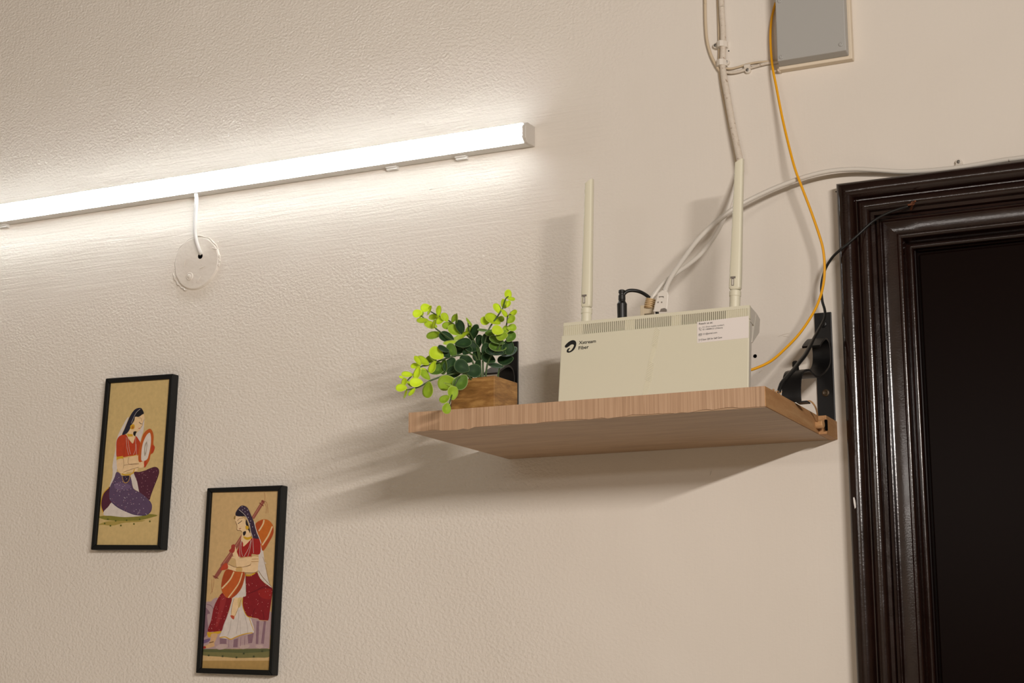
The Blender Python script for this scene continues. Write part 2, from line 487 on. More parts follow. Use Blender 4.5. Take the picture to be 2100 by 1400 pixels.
# ------------------------------------------------------------------ round painted-over cover
pc = at(404.5, 539.5)
cov = thing('round_cover', (pc.x, 0, pc.z), 'round painted-over junction cover on the wall under the tube light', 'cover plate')
hp = at(413.5, 526)
R0 = 0.0415
m1 = MB(); seg = 48
rings = []
for d, r in ((0.001, R0 + 0.0012), (-0.0022, R0), (-0.0034, R0 - 0.0015)):
    rings.append([(pc.x + (r + 0.0006 * math.sin(3 * k * 0.13 + 1) + 0.0005 * math.sin(k * 1.7)) * math.cos(2 * math.pi * k / seg), d, pc.z + (r + 0.0006 * math.sin(3 * k * 0.13 + 1)) * math.sin(2 * math.pi * k / seg)) for k in range(seg)])
m1.loft(rings)
m1.build('disc', M['plate'], cov)
# ridge of dried paint round part of the rim
for a0, a1, rr in ((25, 150, R0 + 0.001), (195, 250, R0 + 0.0035), (-15, 12, R0 + 0.0012)):
    q = [(pc.x + (rr + 0.0008 * math.sin(k * 2.1)) * math.cos(math.radians(a0 + (a1 - a0) * k / 14)), -0.0018, pc.z + (rr + 0.0008 * math.sin(k * 2.1)) * math.sin(math.radians(a0 + (a1 - a0) * k / 14))) for k in range(15)]
    MB().tube(q, [0.0004] + [0.0012 + 0.0005 * math.sin(k * 1.3) for k in range(13)] + [0.0004], 6, 2).build('paint_ridge', M['plate'], cov, smooth=True)
MB().lathe((hp.x, -0.0030, hp.z), (0, -1, 0), [(0, 0.0046), (0.0006, 0.0044)], 14).build('lead_hole', M['dark'], cov, label='dark hole in the cover for the lead')
sp_ = at(391.6, 567.7)
MB().lathe((sp_.x, -0.0030, sp_.z), (0, -1, 0), [(0, 0.0066), (0.0012, 0.0064), (0.0018, 0.0052), (0.0012, 0.0042), (0.0014, 0.0036), (0.0024, 0.003), (0.0026, 0.0012)], 18).build('screw', M['plate'], cov, smooth=True)
for px, py, a in ((415, 548, 20), (407, 573, 50), (378, 540, 75), (440, 510, -20)):
    q = at(px, py, -0.0036); d = Vector((math.cos(math.radians(a)), 0, math.sin(math.radians(a)))) * 0.006
    MB().tube([q - d, q, q + d], [0.0003, 0.0011, 0.0003], 6, 3).build('paint_blob', M['plate'], cov, smooth=True)

# ------------------------------------------------------------------ framed pictures
PAINT = {}
def paint(col, rough=0.6):
    k = tuple(col)
    if k not in PAINT:
        m = Mat('pigment_%d' % len(PAINT), col, rough, spec=0.3)
        a = m.noise(m.co((1, 1, 1)), 160.0, 4.0)
        hs = m.n('ShaderNodeHueSaturation'); mr = m.n('ShaderNodeMapRange'); m.l(a, mr.inputs['Value'])
        mr.inputs['To Min'].default_value = 0.84; mr.inputs['To Max'].default_value = 1.16
        m.l(mr.outputs['Result'], hs.inputs['Value']); hs.inputs['Color'].default_value = lin(col)
        m.color(hs.outputs['Color'])
        PAINT[k] = m.m
    return PAINT[k]

def picture(outer, inner, label, ground, layers):
    FY, PY = -0.016, -0.0115
    o = [at(x, y, FY) for x, y in outer]; i = [at(x, y, FY) for x, y in inner]
    c = sum(o, Vector()) / 4
    th = thing('framed_picture', (c.x, 0, min(p.z for p in o)), label, 'picture')
    for k in range(4):
        a, b = o[k], o[(k + 1) % 4]; ia, ib = i[k], i[(k + 1) % 4]
        back = lambda p: Vector((p.x, -0.0003, p.z))
        MB().hexa([a, b, ib, ia], [back(a), back(b), back(ib), back(ia)]).build('frame_rail', M['frame'], th, bevel=0.0012)
    mats = [paint(ground)]; fb = Flat()
    grow = 1.012
    ci = sum(i, Vector()) / 4
    fb.poly([Vector((ci.x + (p.x - ci.x) * grow, PY, ci.z + (p.z - ci.z) * grow)) for p in i])
    for n, (col, kind, pts, *w) in enumerate(layers):
        m = paint(col)
        if m not in mats: mats.append(m)
        mi = mats.index(m); y = PY - 0.000007 * (n + 1)
        if kind == 'p' or kind == 's':                # p: sharp polygon, s: smooth closed shape
            q = crom(pts, 5, True) if kind == 's' else pts
            fb.poly([at(a, b, y) for a, b in q], mi)
        elif kind == 'l':                             # brush line of a given width
            q = [at(a, b, y) for a, b in (crom(pts, 5) if len(pts) > 2 else pts)]
            ww = w[0] * 0.0009 / 2
            left, right = [], []
            for k, p in enumerate(q):
                t = q[min(k + 1, len(q) - 1)] - q[max(k - 1, 0)]; nn = Vector((-t.z, 0, t.x)).normalized() * ww
                left.append(p + nn); right.append(p - nn)
            for k in range(len(q) - 1):
                fb.add([left[k], left[k + 1], right[k + 1], right[k]], [(0, 1, 2, 3)], mi)
        elif kind == 'd':                             # dots
            for a, b in pts:
                r = w[0]
                fb.poly([at(a + r * math.cos(t * 1.2566), b + r * math.sin(t * 1.2566), y) for t in range(5)], mi)
    me = fb.mesh()
    bm = bmesh.new(); bm.from_mesh(me); bmesh.ops.triangulate(bm, faces=[f for f in bm.faces if len(f.verts) > 4], ngon_method='EAR_CLIP'); bm.to_mesh(me); bm.free()
    link('painting', me, mats, th)
    return th

def zm(ox, oy, s, pts): return [(ox + x / s, oy + y / s) for x, y in pts]

def dots(poly, n, seed):
    rnd = random.Random(seed); xs = [p[0] for p in poly]; ys = [p[1] for p in poly]; out = []
    def inside(x, y):
        c = False; j = len(poly) - 1
        for i in range(len(poly)):
            if (poly[i][1] > y) != (poly[j][1] > y) and x < (poly[j][0] - poly[i][0]) * (y - poly[i][1]) / (poly[j][1] - poly[i][1]) + poly[i][0]: c = not c
            j = i
        return c
    while len(out) < n:
        x, y = rnd.uniform(min(xs), max(xs)), rnd.uniform(min(ys), max(ys))
        if inside(x, y): out.append((x, y))
    return out

SKIN, SKIN_D, RED, ORANGE = (232, 200, 156), (206, 166, 122), (186, 66, 36), (190, 92, 38)
VIOLET, PLUM, NIGHT, WHITE, GOLD, GREEN, LINE = (92, 72, 100), (82, 38, 56), (38, 36, 54), (214, 204, 196), (206, 160, 44), (132, 126, 54), (96, 60, 36)
a = lambda pts: zm(200, 820, 10, pts)
b = lambda pts: zm(190, 940, 9.333, pts)
skirt = b([(455, 260), (520, 280), (560, 330), (700, 330), (740, 400), (780, 570), (890, 640), (1000, 720), (1090, 810), (1130, 900), (1110, 1010), (1040, 1070), (960, 1085), (800, 1070), (640, 1010), (480, 930), (370, 840), (320, 760), (320, 620), (340, 520), (410, 380)])
knee = b([(790, 265), (900, 255), (1040, 215), (1180, 165), (1250, 190), (1270, 260), (1240, 370), (1180, 520), (1120, 680), (1085, 790), (1000, 720), (900, 660), (850, 440)])
pic1 = [
    (GREEN, 's', b([(120, 1110), (300, 1090), (600, 1100), (900, 1085), (1080, 1060), (1240, 1085), (1150, 1120), (900, 1180), (600, 1195), (300, 1180), (170, 1150)])),
    ((168, 148, 78), 's', b([(110, 1265), (300, 1200), (700, 1190), (1000, 1180), (900, 1210), (600, 1230), (400, 1280), (200, 1270)])),
    (WHITE, 's', a([(500, 700), (560, 560), (640, 360), (600, 380), (520, 520), (430, 700), (380, 860), (370, 1000), (320, 1250), (310, 1420), (400, 1420), (390, 1240), (390, 900)])),
    (WHITE, 's', b([(390, 60), (455, 60), (460, 250), (420, 380), (340, 520), (330, 500), (380, 330)])),
    (WHITE, 's', a([(960, 330), (955, 480), (940, 640), (900, 760), (870, 860), (800, 780), (790, 690), (900, 560)])),
    (PLUM, 's', b([(300, 560), (330, 560), (330, 760), (370, 840), (210, 1020), (165, 930), (160, 830), (200, 690)])),
    (GOLD, 'l', b([(310, 555), (210, 660), (165, 800), (165, 930), (215, 1060), (240, 1100)]), 1.6),
    (WHITE, 's', b([(370, 840), (480, 930), (640, 1010), (800, 1070), (960, 1085), (870, 1105), (600, 1120), (350, 1095), (220, 1085), (215, 1010), (300, 920)])),
    (PLUM, 's', knee), ((60, 26, 40), 'l', knee[2:10], 0.9),
    (WHITE, 'p', b([(730, 290), (790, 290), (850, 440), (890, 640), (780, 570), (740, 420)])),
    (VIOLET, 's', skirt),
    ((110, 88, 120), 's', b([(430, 480), (560, 470), (700, 500), (720, 560), (560, 600), (430, 570)])),
    ((66, 52, 92), 'l', skirt[8:17], 1.2),
    ((50, 36, 56), 'p', b([(580, 330), (700, 325), (690, 410), (630, 455), (590, 400)])),
    (GOLD, 'l', b([(565, 340), (590, 440), (640, 465), (690, 420), (715, 320)]), 0.8),
    (SKIN, 's', a([(540, 1150), (700, 1120), (830, 1120), (850, 1280), (830, 1400), (800, 1460), (600, 1480), (540, 1420)])),
    (SKIN, 's', a([(640, 600), (740, 600), (760, 700), (760, 880), (720, 890), (640, 800), (600, 700)])),
    (RED, 's', a([(500, 715), (580, 710), (640, 800), (720, 890), (760, 800), (790, 740), (850, 820), (880, 900), (840, 1120), (780, 1130), (640, 1150), (540, 1170), (400, 1170), (385, 1000), (390, 850), (430, 760)])),
    ((160, 52, 30), 'l', a([(545, 1160), (550, 1000), (580, 860)]), 1.0),
    (GOLD, 'p', a([(390, 1165), (520, 1145), (530, 1200), (392, 1235)])), (GOLD, 'l', a([(530, 1185), (640, 1160), (830, 1120)]), 0.9),
    (SKIN, 's', a([(395, 1235), (520, 1205), (540, 1320), (560, 1440), (600, 1500), (480, 1500), (420, 1380)])),
    (SKIN, 's', b([(470, 30), (560, 20), (590, 140), (700, 150), (860, 100), (900, 60), (980, 50), (990, 110), (960, 160), (820, 190), (700, 230), (620, 260), (570, 290), (500, 250), (465, 160)])),
    (GOLD, 'l', b([(560, 290), (640, 315), (760, 285), (800, 200)]), 2.0),
    (LINE, 'l', b([(600, 130), (700, 110), (880, 90)]), 0.5), (LINE, 'l', b([(590, 260), (700, 220), (860, 170), (960, 165)]), 0.6),
    (LINE, 'l', a([(640, 1170), (640, 1310), (850, 1310)]), 0.5), (LINE, 'l', a([(530, 1200), (540, 1320), (530, 1400)]), 0.5),
    (NIGHT, 's', a([(860, 160), (910, 180), (950, 270), (900, 310), (830, 350), (770, 350), (750, 420), (690, 520), (650, 620), (590, 690), (505, 710), (560, 580), (620, 430), (690, 290), (770, 190)])),
    ((28, 26, 34), 's', a([(900, 190), (945, 270), (890, 315), (800, 345), (770, 330), (820, 240)])),
    (SKIN, 's', a([(770, 345), (850, 345), (930, 290), (960, 320), (955, 400), (925, 470), (925, 520), (885, 560), (885, 590), (840, 640), (760, 640), (700, 640), (700, 520), (760, 430)])),
    (GOLD, 's', a([(690, 510), (750, 500), (760, 560), (730, 600), (680, 590), (670, 550)])),
    ((180, 110, 40), 's', a([(710, 535), (740, 540), (735, 580), (700, 585)])),
    ((30, 26, 30), 's', a([(740, 650), (800, 645), (780, 700), (770, 740), (735, 710)])),
    (GOLD, 'p', a([(605, 690), (720, 700), (725, 745), (620, 750)])),
    ((40, 30, 34), 'l', a([(850, 450), (880, 480), (910, 490)]), 0.9), ((120, 70, 40), 'l', a([(840, 370), (890, 370), (910, 440)]), 0.5), ((176, 60, 50), 'l', a([(840, 585), (880, 575)]), 1.0), (LINE, 'l', a([(955, 400), (925, 480), (920, 520), (885, 560)]), 0.5),
    (WHITE, 'l', a([(880, 180), (800, 250), (740, 360), (690, 480)]), 0.5), (WHITE, 'l', a([(590, 760), (600, 950), (640, 1130)]), 0.5), (WHITE, 'l', a([(620, 780), (650, 1000), (680, 1110)]), 0.5), (WHITE, 'l', a([(780, 760), (780, 1000), (735, 1120)]), 0.5), (WHITE, 'l', a([(790, 900), (800, 1130)]), 0.5),
    (ORANGE, 's', a([(1060, 590), (1120, 630), (1150, 740), (1145, 900), (1175, 970), (1140, 1080), (1090, 1120), (1060, 1240), (980, 1370), (950, 1365), (960, 1250), (880, 1275), (840, 1240), (840, 1080), (890, 850), (950, 680)])),
    ((220, 210, 200), 's', a([(1070, 670), (1095, 760), (1090, 920), (1050, 1120), (1010, 1220), (905, 1245), (900, 1080), (930, 890), (1000, 730)])),
    ((168, 156, 140), 's', a([(1010, 845), (1020, 920), (1000, 1080), (970, 1150), (955, 1080), (970, 920)])), (WHITE, 's', a([(1003, 900), (1005, 960), (990, 1060), (975, 1080), (980, 960)])),
    (RED, 's', a([(1110, 930), (1170, 960), (1150, 1050), (1100, 1090)])),
    (SKIN, 's', a([(860, 1290), (950, 1260), (950, 1370), (880, 1390), (840, 1370)])), (RED, 's', a([(955, 1260), (1010, 1260), (990, 1360), (960, 1370)])),
    ((206, 196, 206), 'd', dots(skirt, 46, 3), 0.75), ((176, 130, 140), 'd', dots(knee, 26, 5), 0.75), ((150, 110, 130), 'd', dots(skirt, 30, 8), 0.9),
    ((92, 96, 40), 'd', b([(440, 1190), (650, 1180), (900, 1160), (790, 1250), (1095, 1200), (230, 1240), (340, 1285), (540, 1280), (290, 1160)]), 2.0),
]
picture([(216.3, 775.7), (354.3, 765.9), (330.6, 1126.6), (185.7, 1127)], [(223.7, 784.9), (346.6, 776.5), (322, 1117), (195, 1116.6)],
        'narrow framed painting of a kneeling woman holding a round drum, upper of the two', (206, 180, 124), pic1)

a = lambda pts: zm(430, 1005, 9.333, pts)
b = lambda pts: zm(410, 1140, 8.75, pts)
c_ = lambda pts: zm(405, 1240, 8.75, pts)
MAROON, ROBE_D, LILAC, LILAC_D, WOODP = (132, 28, 36), (104, 20, 30), (176, 150, 152), (136, 106, 118), (150, 84, 72)
skirt_r = b([(820, 370), (920, 350), (990, 290), (1030, 300), (1080, 400), (1180, 500), (1300, 580), (1280, 800), (1250, 1010), (1215, 1160), (1060, 1150), (1040, 1120), (930, 1100), (850, 1080), (800, 1000), (770, 880), (770, 740), (830, 690)])
skirt_l = b([(400, 660), (480, 730), (570, 755), (540, 900), (490, 1060), (420, 1240), (380, 1345), (240, 1355), (140, 1340), (200, 1150), (240, 950), (300, 800)])
pic2 = [
    ((172, 140, 84), 'p', c_([(62, 1000), (1290, 1000), (1290, 1170), (52, 1132)])),
    ((118, 114, 72), 's', c_([(75, 800), (300, 780), (700, 790), (1000, 780), (1290, 790), (1290, 930), (1050, 945), (700, 950), (430, 930), (200, 915), (75, 890)])),
    ((92, 96, 62), 's', c_([(80, 790), (400, 800), (800, 800), (1290, 790), (1285, 830), (900, 860), (500, 850), (80, 840)])),
    (LILAC, 's', b([(80, 890), (120, 820), (200, 810), (240, 770), (320, 750), (400, 900), (600, 1100), (900, 1060), (1280, 1000), (1265, 1420), (900, 1400), (500, 1420), (60, 1420), (70, 1000)])),
    (LILAC, 'p', c_([(110, 180), (480, 300), (950, 260), (1320, 140), (1290, 780), (80, 790)])),
    (LILAC_D, 's', b([(80, 950), (150, 970), (180, 1030), (130, 1060), (150, 1300), (120, 1420), (60, 1420)])),
    (LILAC_D, 'p', c_([(1060, 290), (1110, 290), (1090, 700), (1045, 700)])), (LILAC_D, 'p', c_([(1190, 290), (1230, 290), (1190, 700), (1140, 690)])), (LILAC_D, 'p', c_([(650, 620), (730, 600), (720, 760), (640, 760)])),
    (LILAC_D, 'p', c_([(400, 600), (520, 600), (520, 700), (400, 700)])), (LILAC_D, 'p', c_([(900, 540), (1010, 500), (980, 680), (910, 690)])), ((120, 96, 130), 's', c_([(90, 640), (220, 600), (200, 660), (100, 690)])),
    ((188, 164, 160), 's', c_([(330, 750), (430, 700), (540, 720), (500, 780), (380, 800)])), ((188, 164, 160), 's', c_([(750, 740), (850, 710), (940, 720), (900, 770), (800, 790)])), ((188, 164, 160), 's', c_([(1035, 740), (1120, 710), (1180, 740), (1120, 785)])),
    (LILAC_D, 'l', b([(120, 860), (200, 890), (240, 950)]), 1.2), (LILAC_D, 'l', c_([(560, 620), (560, 760)]), 0.8), (LILAC_D, 'l', c_([(780, 580), (770, 740)]), 0.8), (LILAC_D, 'l', c_([(850, 560), (845, 720)]), 0.8),
    (MAROON, 's', skirt_l),
    ((150, 44, 48), 's', b([(400, 700), (470, 760), (440, 900), (380, 1080), (320, 1250), (280, 1250), (330, 1000), (360, 820)])),
    (GOLD, 's', c_([(175, 490), (270, 490), (300, 490), (240, 540), (230, 580), (190, 570)])), (GOLD, 's', c_([(270, 490), (420, 470), (400, 510), (290, 530)])),
    (SKIN_D, 's', c_([(250, 520), (360, 520), (330, 620), (300, 690), (300, 740), (150, 780), (90, 780), (120, 740), (210, 690), (240, 600)])), ((160, 56, 46), 's', c_([(90, 750), (140, 740), (150, 775), (95, 785)])), (LINE, 'l', c_([(210, 680), (290, 660)]), 1.2),
    (WHITE, 's', b([(800, 300), (830, 690), (770, 740), (780, 880), (870, 1090), (920, 1130), (970, 1350), (800, 1390), (600, 1440), (380, 1420), (440, 1240), (560, 860), (600, 720), (720, 560)])),
    (WHITE, 's', c_([(440, 480), (560, 200), (860, 180), (940, 250), (1010, 450), (980, 510), (780, 540), (660, 590), (580, 610), (400, 580)])),
    ((184, 172, 166), 'l', b([(700, 960), (690, 1150), (650, 1400)]), 1.0), ((184, 172, 166), 'l', b([(560, 1150), (540, 1300), (500, 1420)]), 1.0), ((184, 172, 166), 'l', b([(800, 1050), (850, 1250), (860, 1400)]), 1.0), ((184, 172, 166), 'l', b([(720, 1150), (730, 1400)]), 0.8),
    (GOLD, 'l', c_([(400, 585), (500, 575), (590, 615), (690, 575), (780, 540), (900, 510), (990, 500)]), 1.5), (GOLD, 'l', c_([(930, 230), (960, 330), (1010, 460)]), 1.0),
    (MAROON, 's', skirt_r),
    ((150, 36, 36), 's', b([(1050, 620), (1180, 590), (1280, 600), (1270, 760), (1150, 760), (1060, 700)])), (ROBE_D, 'l', b([(850, 680), (1000, 620), (1150, 550), (1280, 580)]), 1.3), (ROBE_D, 'l', b([(990, 930), (960, 1010), (940, 1090)]), 1.2), (ROBE_D, 'l', b([(1130, 1000), (1150, 1100), (1140, 1150)]), 1.2),
    (GOLD, 'l', b([(770, 740), (765, 880), (810, 1020), (860, 1085), (930, 1095)]), 1.2), ((206, 170, 140), 'l', b([(930, 1105), (1040, 1125), (1070, 1150), (1215, 1160)]), 1.0),
    (SKIN, 's', b([(620, 750), (690, 750), (700, 830), (680, 950), (620, 1100), (560, 1060), (580, 900), (600, 800)])), ((186, 84, 58), 's', b([(550, 1060), (615, 1075), (605, 1135), (560, 1100)])), ((214, 186, 130), 's', b([(680, 760), (760, 750), (740, 880), (690, 920)])), (LINE, 'l', b([(740, 770), (690, 930), (620, 1080)]), 0.5), (LINE, 'l', b([(610, 760), (570, 920), (560, 1050)]), 0.5),
    (WHITE, 's', a([(960, 1020), (1010, 1080), (1050, 1350), (1080, 1400), (940, 1400)])), (WHITE, 's', b([(1060, 60), (1130, 0), (1180, 220), (1230, 440), (1295, 565), (1180, 490), (1080, 390), (1040, 270)])), ((168, 140, 104), 'l', b([(1130, 10), (1190, 230), (1240, 460), (1290, 560)]), 0.8), ((140, 120, 84), 'l', b([(1050, 260), (1130, 380), (1280, 545)]), 1.0),
    ((196, 106, 40), 's', a([(880, 640), (1000, 560), (1120, 570), (1210, 670), (1220, 800), (1160, 950), (1020, 1160), (960, 960), (900, 790)])), ((176, 76, 36), 's', a([(880, 640), (960, 590), (1020, 570), (950, 760), (910, 780)])), ((176, 76, 36), 's', a([(1205, 720), (1220, 820), (1150, 970), (1020, 1155), (1010, 1060), (1140, 900)])),
    ((226, 196, 150), 'l', a([(1040, 565), (1020, 650), (940, 780)]), 2.6), ((226, 196, 150), 'l', a([(1200, 690), (1120, 870), (1005, 1050)]), 2.6),
    (WOODP, 'p', a([(1010, 180), (1060, 215), (850, 550), (800, 520)])), (WOODP, 'p', a([(640, 800), (700, 850), (520, 1120), (320, 1440), (200, 1440), (430, 1120)])), (WOODP, 'p', b([(490, 0), (560, 0), (340, 350), (290, 410), (240, 380)])),
    ((176, 116, 96), 'l', a([(1000, 240), (830, 520)]), 1.6), ((176, 116, 96), 'l', a([(620, 880), (420, 1180), (260, 1400)]), 1.8), ((116, 56, 36), 'l', a([(950, 240), (1030, 300)]), 1.2), ((116, 56, 36), 'l', a([(990, 195), (1050, 240)]), 1.2), ((116, 56, 36), 'l', b([(230, 350), (330, 400)]), 1.2),
    ((170, 120, 84), 'l', a([(1050, 200), (1100, 260), (1115, 430)]), 0.6), ((170, 120, 84), 'l', a([(1040, 230), (1085, 320), (1075, 440)]), 0.6), ((170, 120, 84), 'l', a([(1045, 40), (1060, 120), (1050, 190)]), 0.5), ((170, 120, 84), 'l', b([(250, 400), (240, 550), (190, 680)]), 0.6), ((170, 120, 84), 'l', b([(215, 420), (210, 560), (225, 650)]), 0.6),
    (SKIN, 's', a([(640, 780), (780, 780), (800, 900), (760, 980), (650, 1080), (600, 1000)])),
    ((160, 36, 34), 's', a([(600, 980), (640, 1010), (650, 1075), (780, 950), (830, 900), (940, 920), (970, 980), (960, 1215), (800, 1215), (790, 1270), (600, 1280), (530, 1250), (520, 1180)])),
    ((140, 26, 30), 'l', a([(800, 960), (810, 1100), (800, 1230)]), 1.2),
    (SKIN, 's', b([(560, 20), (640, 60), (660, 190), (780, 190), (900, 150), (920, 30), (840, 20), (720, 40), (700, 10)])), (SKIN, 's', a([(440, 1210), (490, 1080), (520, 1180), (560, 1290), (560, 1390), (500, 1330)])),
    (SKIN, 's', b([(500, 140), (620, 190), (780, 190), (910, 160), (920, 20), (1050, 20), (1045, 160), (1030, 270), (960, 300), (780, 290), (640, 270), (520, 235), (490, 190)])), ((206, 170, 110), 's', b([(660, 195), (750, 195), (750, 280), (650, 270)])), ((180, 140, 90), 'l', b([(920, 100), (1050, 95)]), 1.0), ((180, 140, 90), 'l', b([(930, 55), (1050, 50)]), 1.0), (GOLD, 'l', b([(820, 340), (900, 345), (990, 300)]), 2.5),
    (LINE, 'l', b([(500, 140), (640, 200), (780, 195), (910, 155)]), 0.6), (LINE, 'l', b([(780, 295), (960, 300), (1035, 270)]), 0.6), (LINE, 'l', b([(820, 300), (830, 690)]), 0.6),
    ((186, 70, 44), 's', b([(430, 140), (490, 130), (500, 220), (420, 250), (370, 240)])),
    ((190, 92, 40), 's', b([(480, 240), (640, 275), (800, 300), (790, 440), (730, 600), (620, 720), (560, 745), (470, 740), (400, 640), (385, 520), (410, 370)])), ((168, 72, 34), 's', b([(480, 245), (600, 275), (500, 460), (395, 570), (385, 500), (420, 350)])), ((168, 72, 34), 's', b([(770, 300), (800, 310), (780, 460), (700, 640), (600, 735), (560, 735), (680, 560)])),
    ((226, 196, 150), 'l', b([(610, 280), (540, 420), (395, 580)]), 2.6), ((226, 196, 150), 'l', b([(760, 300), (690, 500), (510, 745)]), 2.2),
    ((160, 60, 50), 's', a([(420, 1050), (480, 1040), (480, 1150), (440, 1200), (370, 1160), (410, 1110)])),
    (SKIN, 's', a([(500, 500), (570, 490), (640, 520), (700, 600), (700, 740), (660, 790), (620, 800), (590, 770), (530, 760), (525, 660), (495, 600)])), (LINE, 'l', a([(495, 590), (525, 680), (525, 760), (590, 770), (620, 800)]), 0.6),
    ((60, 46, 66), 's', a([(625, 290), (720, 330), (790, 470), (860, 640), (900, 800), (940, 920), (830, 910), (800, 860), (770, 660), (710, 530), (640, 490), (560, 500), (500, 480), (500, 420), (560, 330)])), ((36, 30, 42), 's', a([(540, 380), (600, 400), (680, 480), (570, 500), (500, 470)])), ((36, 30, 34), 's', a([(700, 560), (740, 660), (780, 820), (740, 760), (690, 640)])),
    ((30, 26, 32), 's', a([(640, 800), (690, 780), (690, 830), (660, 870), (640, 850)])), (GOLD, 's', a([(690, 680), (740, 690), (740, 740), (690, 740)])), ((150, 120, 60), 's', a([(470, 500), (490, 490), (490, 545), (465, 545)])), (GOLD, 's', a([(650, 880), (720, 900), (800, 880), (800, 920), (720, 950), (660, 920)])),
    ((40, 30, 34), 'l', a([(540, 640), (570, 620), (620, 580)]), 1.0), ((120, 70, 40), 'l', a([(530, 590), (570, 540), (640, 530)]), 0.6), ((150, 56, 48), 'l', a([(560, 740), (600, 730)]), 1.0), (WHITE, 'l', a([(560, 370), (680, 480), (750, 620), (790, 800), (820, 900), (840, 1200)]), 0.6), (WHITE, 'l', a([(850, 600), (900, 790), (960, 940), (985, 1020)]), 1.2),
    (WHITE, 'l', a([(610, 950), (575, 1100), (580, 1290)]), 0.6), (WHITE, 'l', a([(620, 960), (600, 1120), (630, 1260)]), 0.5), (WHITE, 'l', a([(790, 950), (750, 1100), (650, 1280)]), 0.6), (WHITE, 'l', a([(800, 960), (770, 1130), (720, 1300)]), 0.5), ((210, 160, 110), 'l', a([(600, 1285), (790, 1270)]), 1.0),
    ((214, 206, 220), 'd', a([(670, 345), (725, 380), (630, 375), (675, 410), (730, 455), (620, 310), (740, 520), (785, 585), (860, 855), (770, 640), (820, 700)]), 0.8),
    ((206, 130, 130), 'd', dots(skirt_r, 34, 11), 0.8), ((206, 130, 130), 'd', dots(skirt_l, 26, 12), 0.8),
    ((70, 76, 50), 'd', c_([(200, 905), (450, 920), (700, 940), (830, 870), (1010, 925), (1160, 830)]), 2.2),
]
picture([(424.5, 1000.4), (578.4, 994.4), (558, 1385), (401.1, 1379.6)], [(432.4, 1009), (569.1, 1006), (550.5, 1373.6), (411, 1369.4)],
        'narrow framed painting of a woman in red playing a string instrument, lower of the two', (204, 172, 122), pic2)

# ------------------------------------------------------------------ shelf
SX0, SX1, SZ0, SZ1, SD = -0.9175, -0.4745, 1.7775, 1.8005, 0.285
shelf = thing('wall_shelf', ((SX0 + SX1) / 2, -SD / 2, SZ0), 'wooden wall shelf with chipped oak edging, held by two black brackets', 'shelf')
MB().box(SX0, SX1, -SD + 0.0012, -0.0003, SZ0, SZ1).build('board', M['shelf_face'], shelf)
nn = 60; rnd = random.Random(4)                   # front edge band with a ragged lower line
band = MB(); top = []; bot = []
for k in range(nn + 1):
    x = SX0 + (SX1 - SX0) * k / nn
    jag = 0.0 if k in (0, nn) else rnd.choice([0, 0, 0.0004, 0.0011, -0.0004]) + 0.0006 * math.sin(k * 0.5)
    top.append(x); bot.append(SZ0 + jag + (-0.0012 if k < 12 else 0.0012 * (k - 12) / nn))
for k in range(nn):
    band.hexa([(top[k], -SD, bot[k]), (top[k + 1], -SD, bot[k + 1]), (top[k + 1], -SD + 0.0012, bot[k + 1]), (top[k], -SD + 0.0012, bot[k])],
              [(top[k], -SD, SZ1 + 0.0003), (top[k + 1], -SD, SZ1 + 0.0003), (top[k + 1], -SD + 0.0012, SZ1 + 0.0003), (top[k], -SD + 0.0012, SZ1 + 0.0003)])
bm_o = band.build('edge_band', M['shelf_edge'], shelf)
MB().box(SX1, SX1 + 0.0008, -SD, -0.056, SZ0 + 0.0008, SZ1).build('edge_band', M['shelf_raw'], shelf)
MB().box(SX1, SX1 + 0.0105, -0.055, -0.0003, SZ0, SZ1).build('cleat', M['shelf_raw'], shelf, bevel=0.0006, label='end of the wider batten along the wall')
MB().lathe((SX1 - 0.004, -0.066, SZ0 + 0.0105), (1, -0.1, 0.02), [(0, 0.0052), (0.013, 0.0052), (0.014, 0.0046)], 14).build('dowel', M['dowel'], shelf, smooth=False)
MB().box(SX1 + 0.0095, SX1 + 0.0118, -0.060, -0.0545, SZ0 + 0.004, SZ0 + 0.017).build('dowel_hole', M['dark'], shelf)
for k in range(9):                                # splinters of torn edging
    y = -0.255 + 0.006 * k + rnd.uniform(-.003, .003); q = Vector((SX1 - 0.001, y, SZ1))
    MB().tube([q, q + Vector((rnd.uniform(-.004, .002), rnd.uniform(-.004, .006), rnd.uniform(.001, .004))), q + Vector((rnd.uniform(-.006, .004), rnd.uniform(-.01, .012), rnd.uniform(0.0, .005)))], [0.0006, 0.0004, 0.0002], 5, 4).build('splinter', M['dowel'], shelf)
# loose strip of edging curling off the right end
MB().tube([at_x(1650, 825, SX1 + .004), at_x(1661, 822, SX1 + .008), at_x(1671, 832, SX1 + .011), at_x(1676, 848, SX1 + .008), at_x(1677, 868, SX1 + .003)], [0.0006, 0.0009, 0.0010, 0.0009, 0.0006], 6, 6).build('peeling_strip', M['dowel'], shelf, smooth=True, label='strip of edging peeling off the right end')

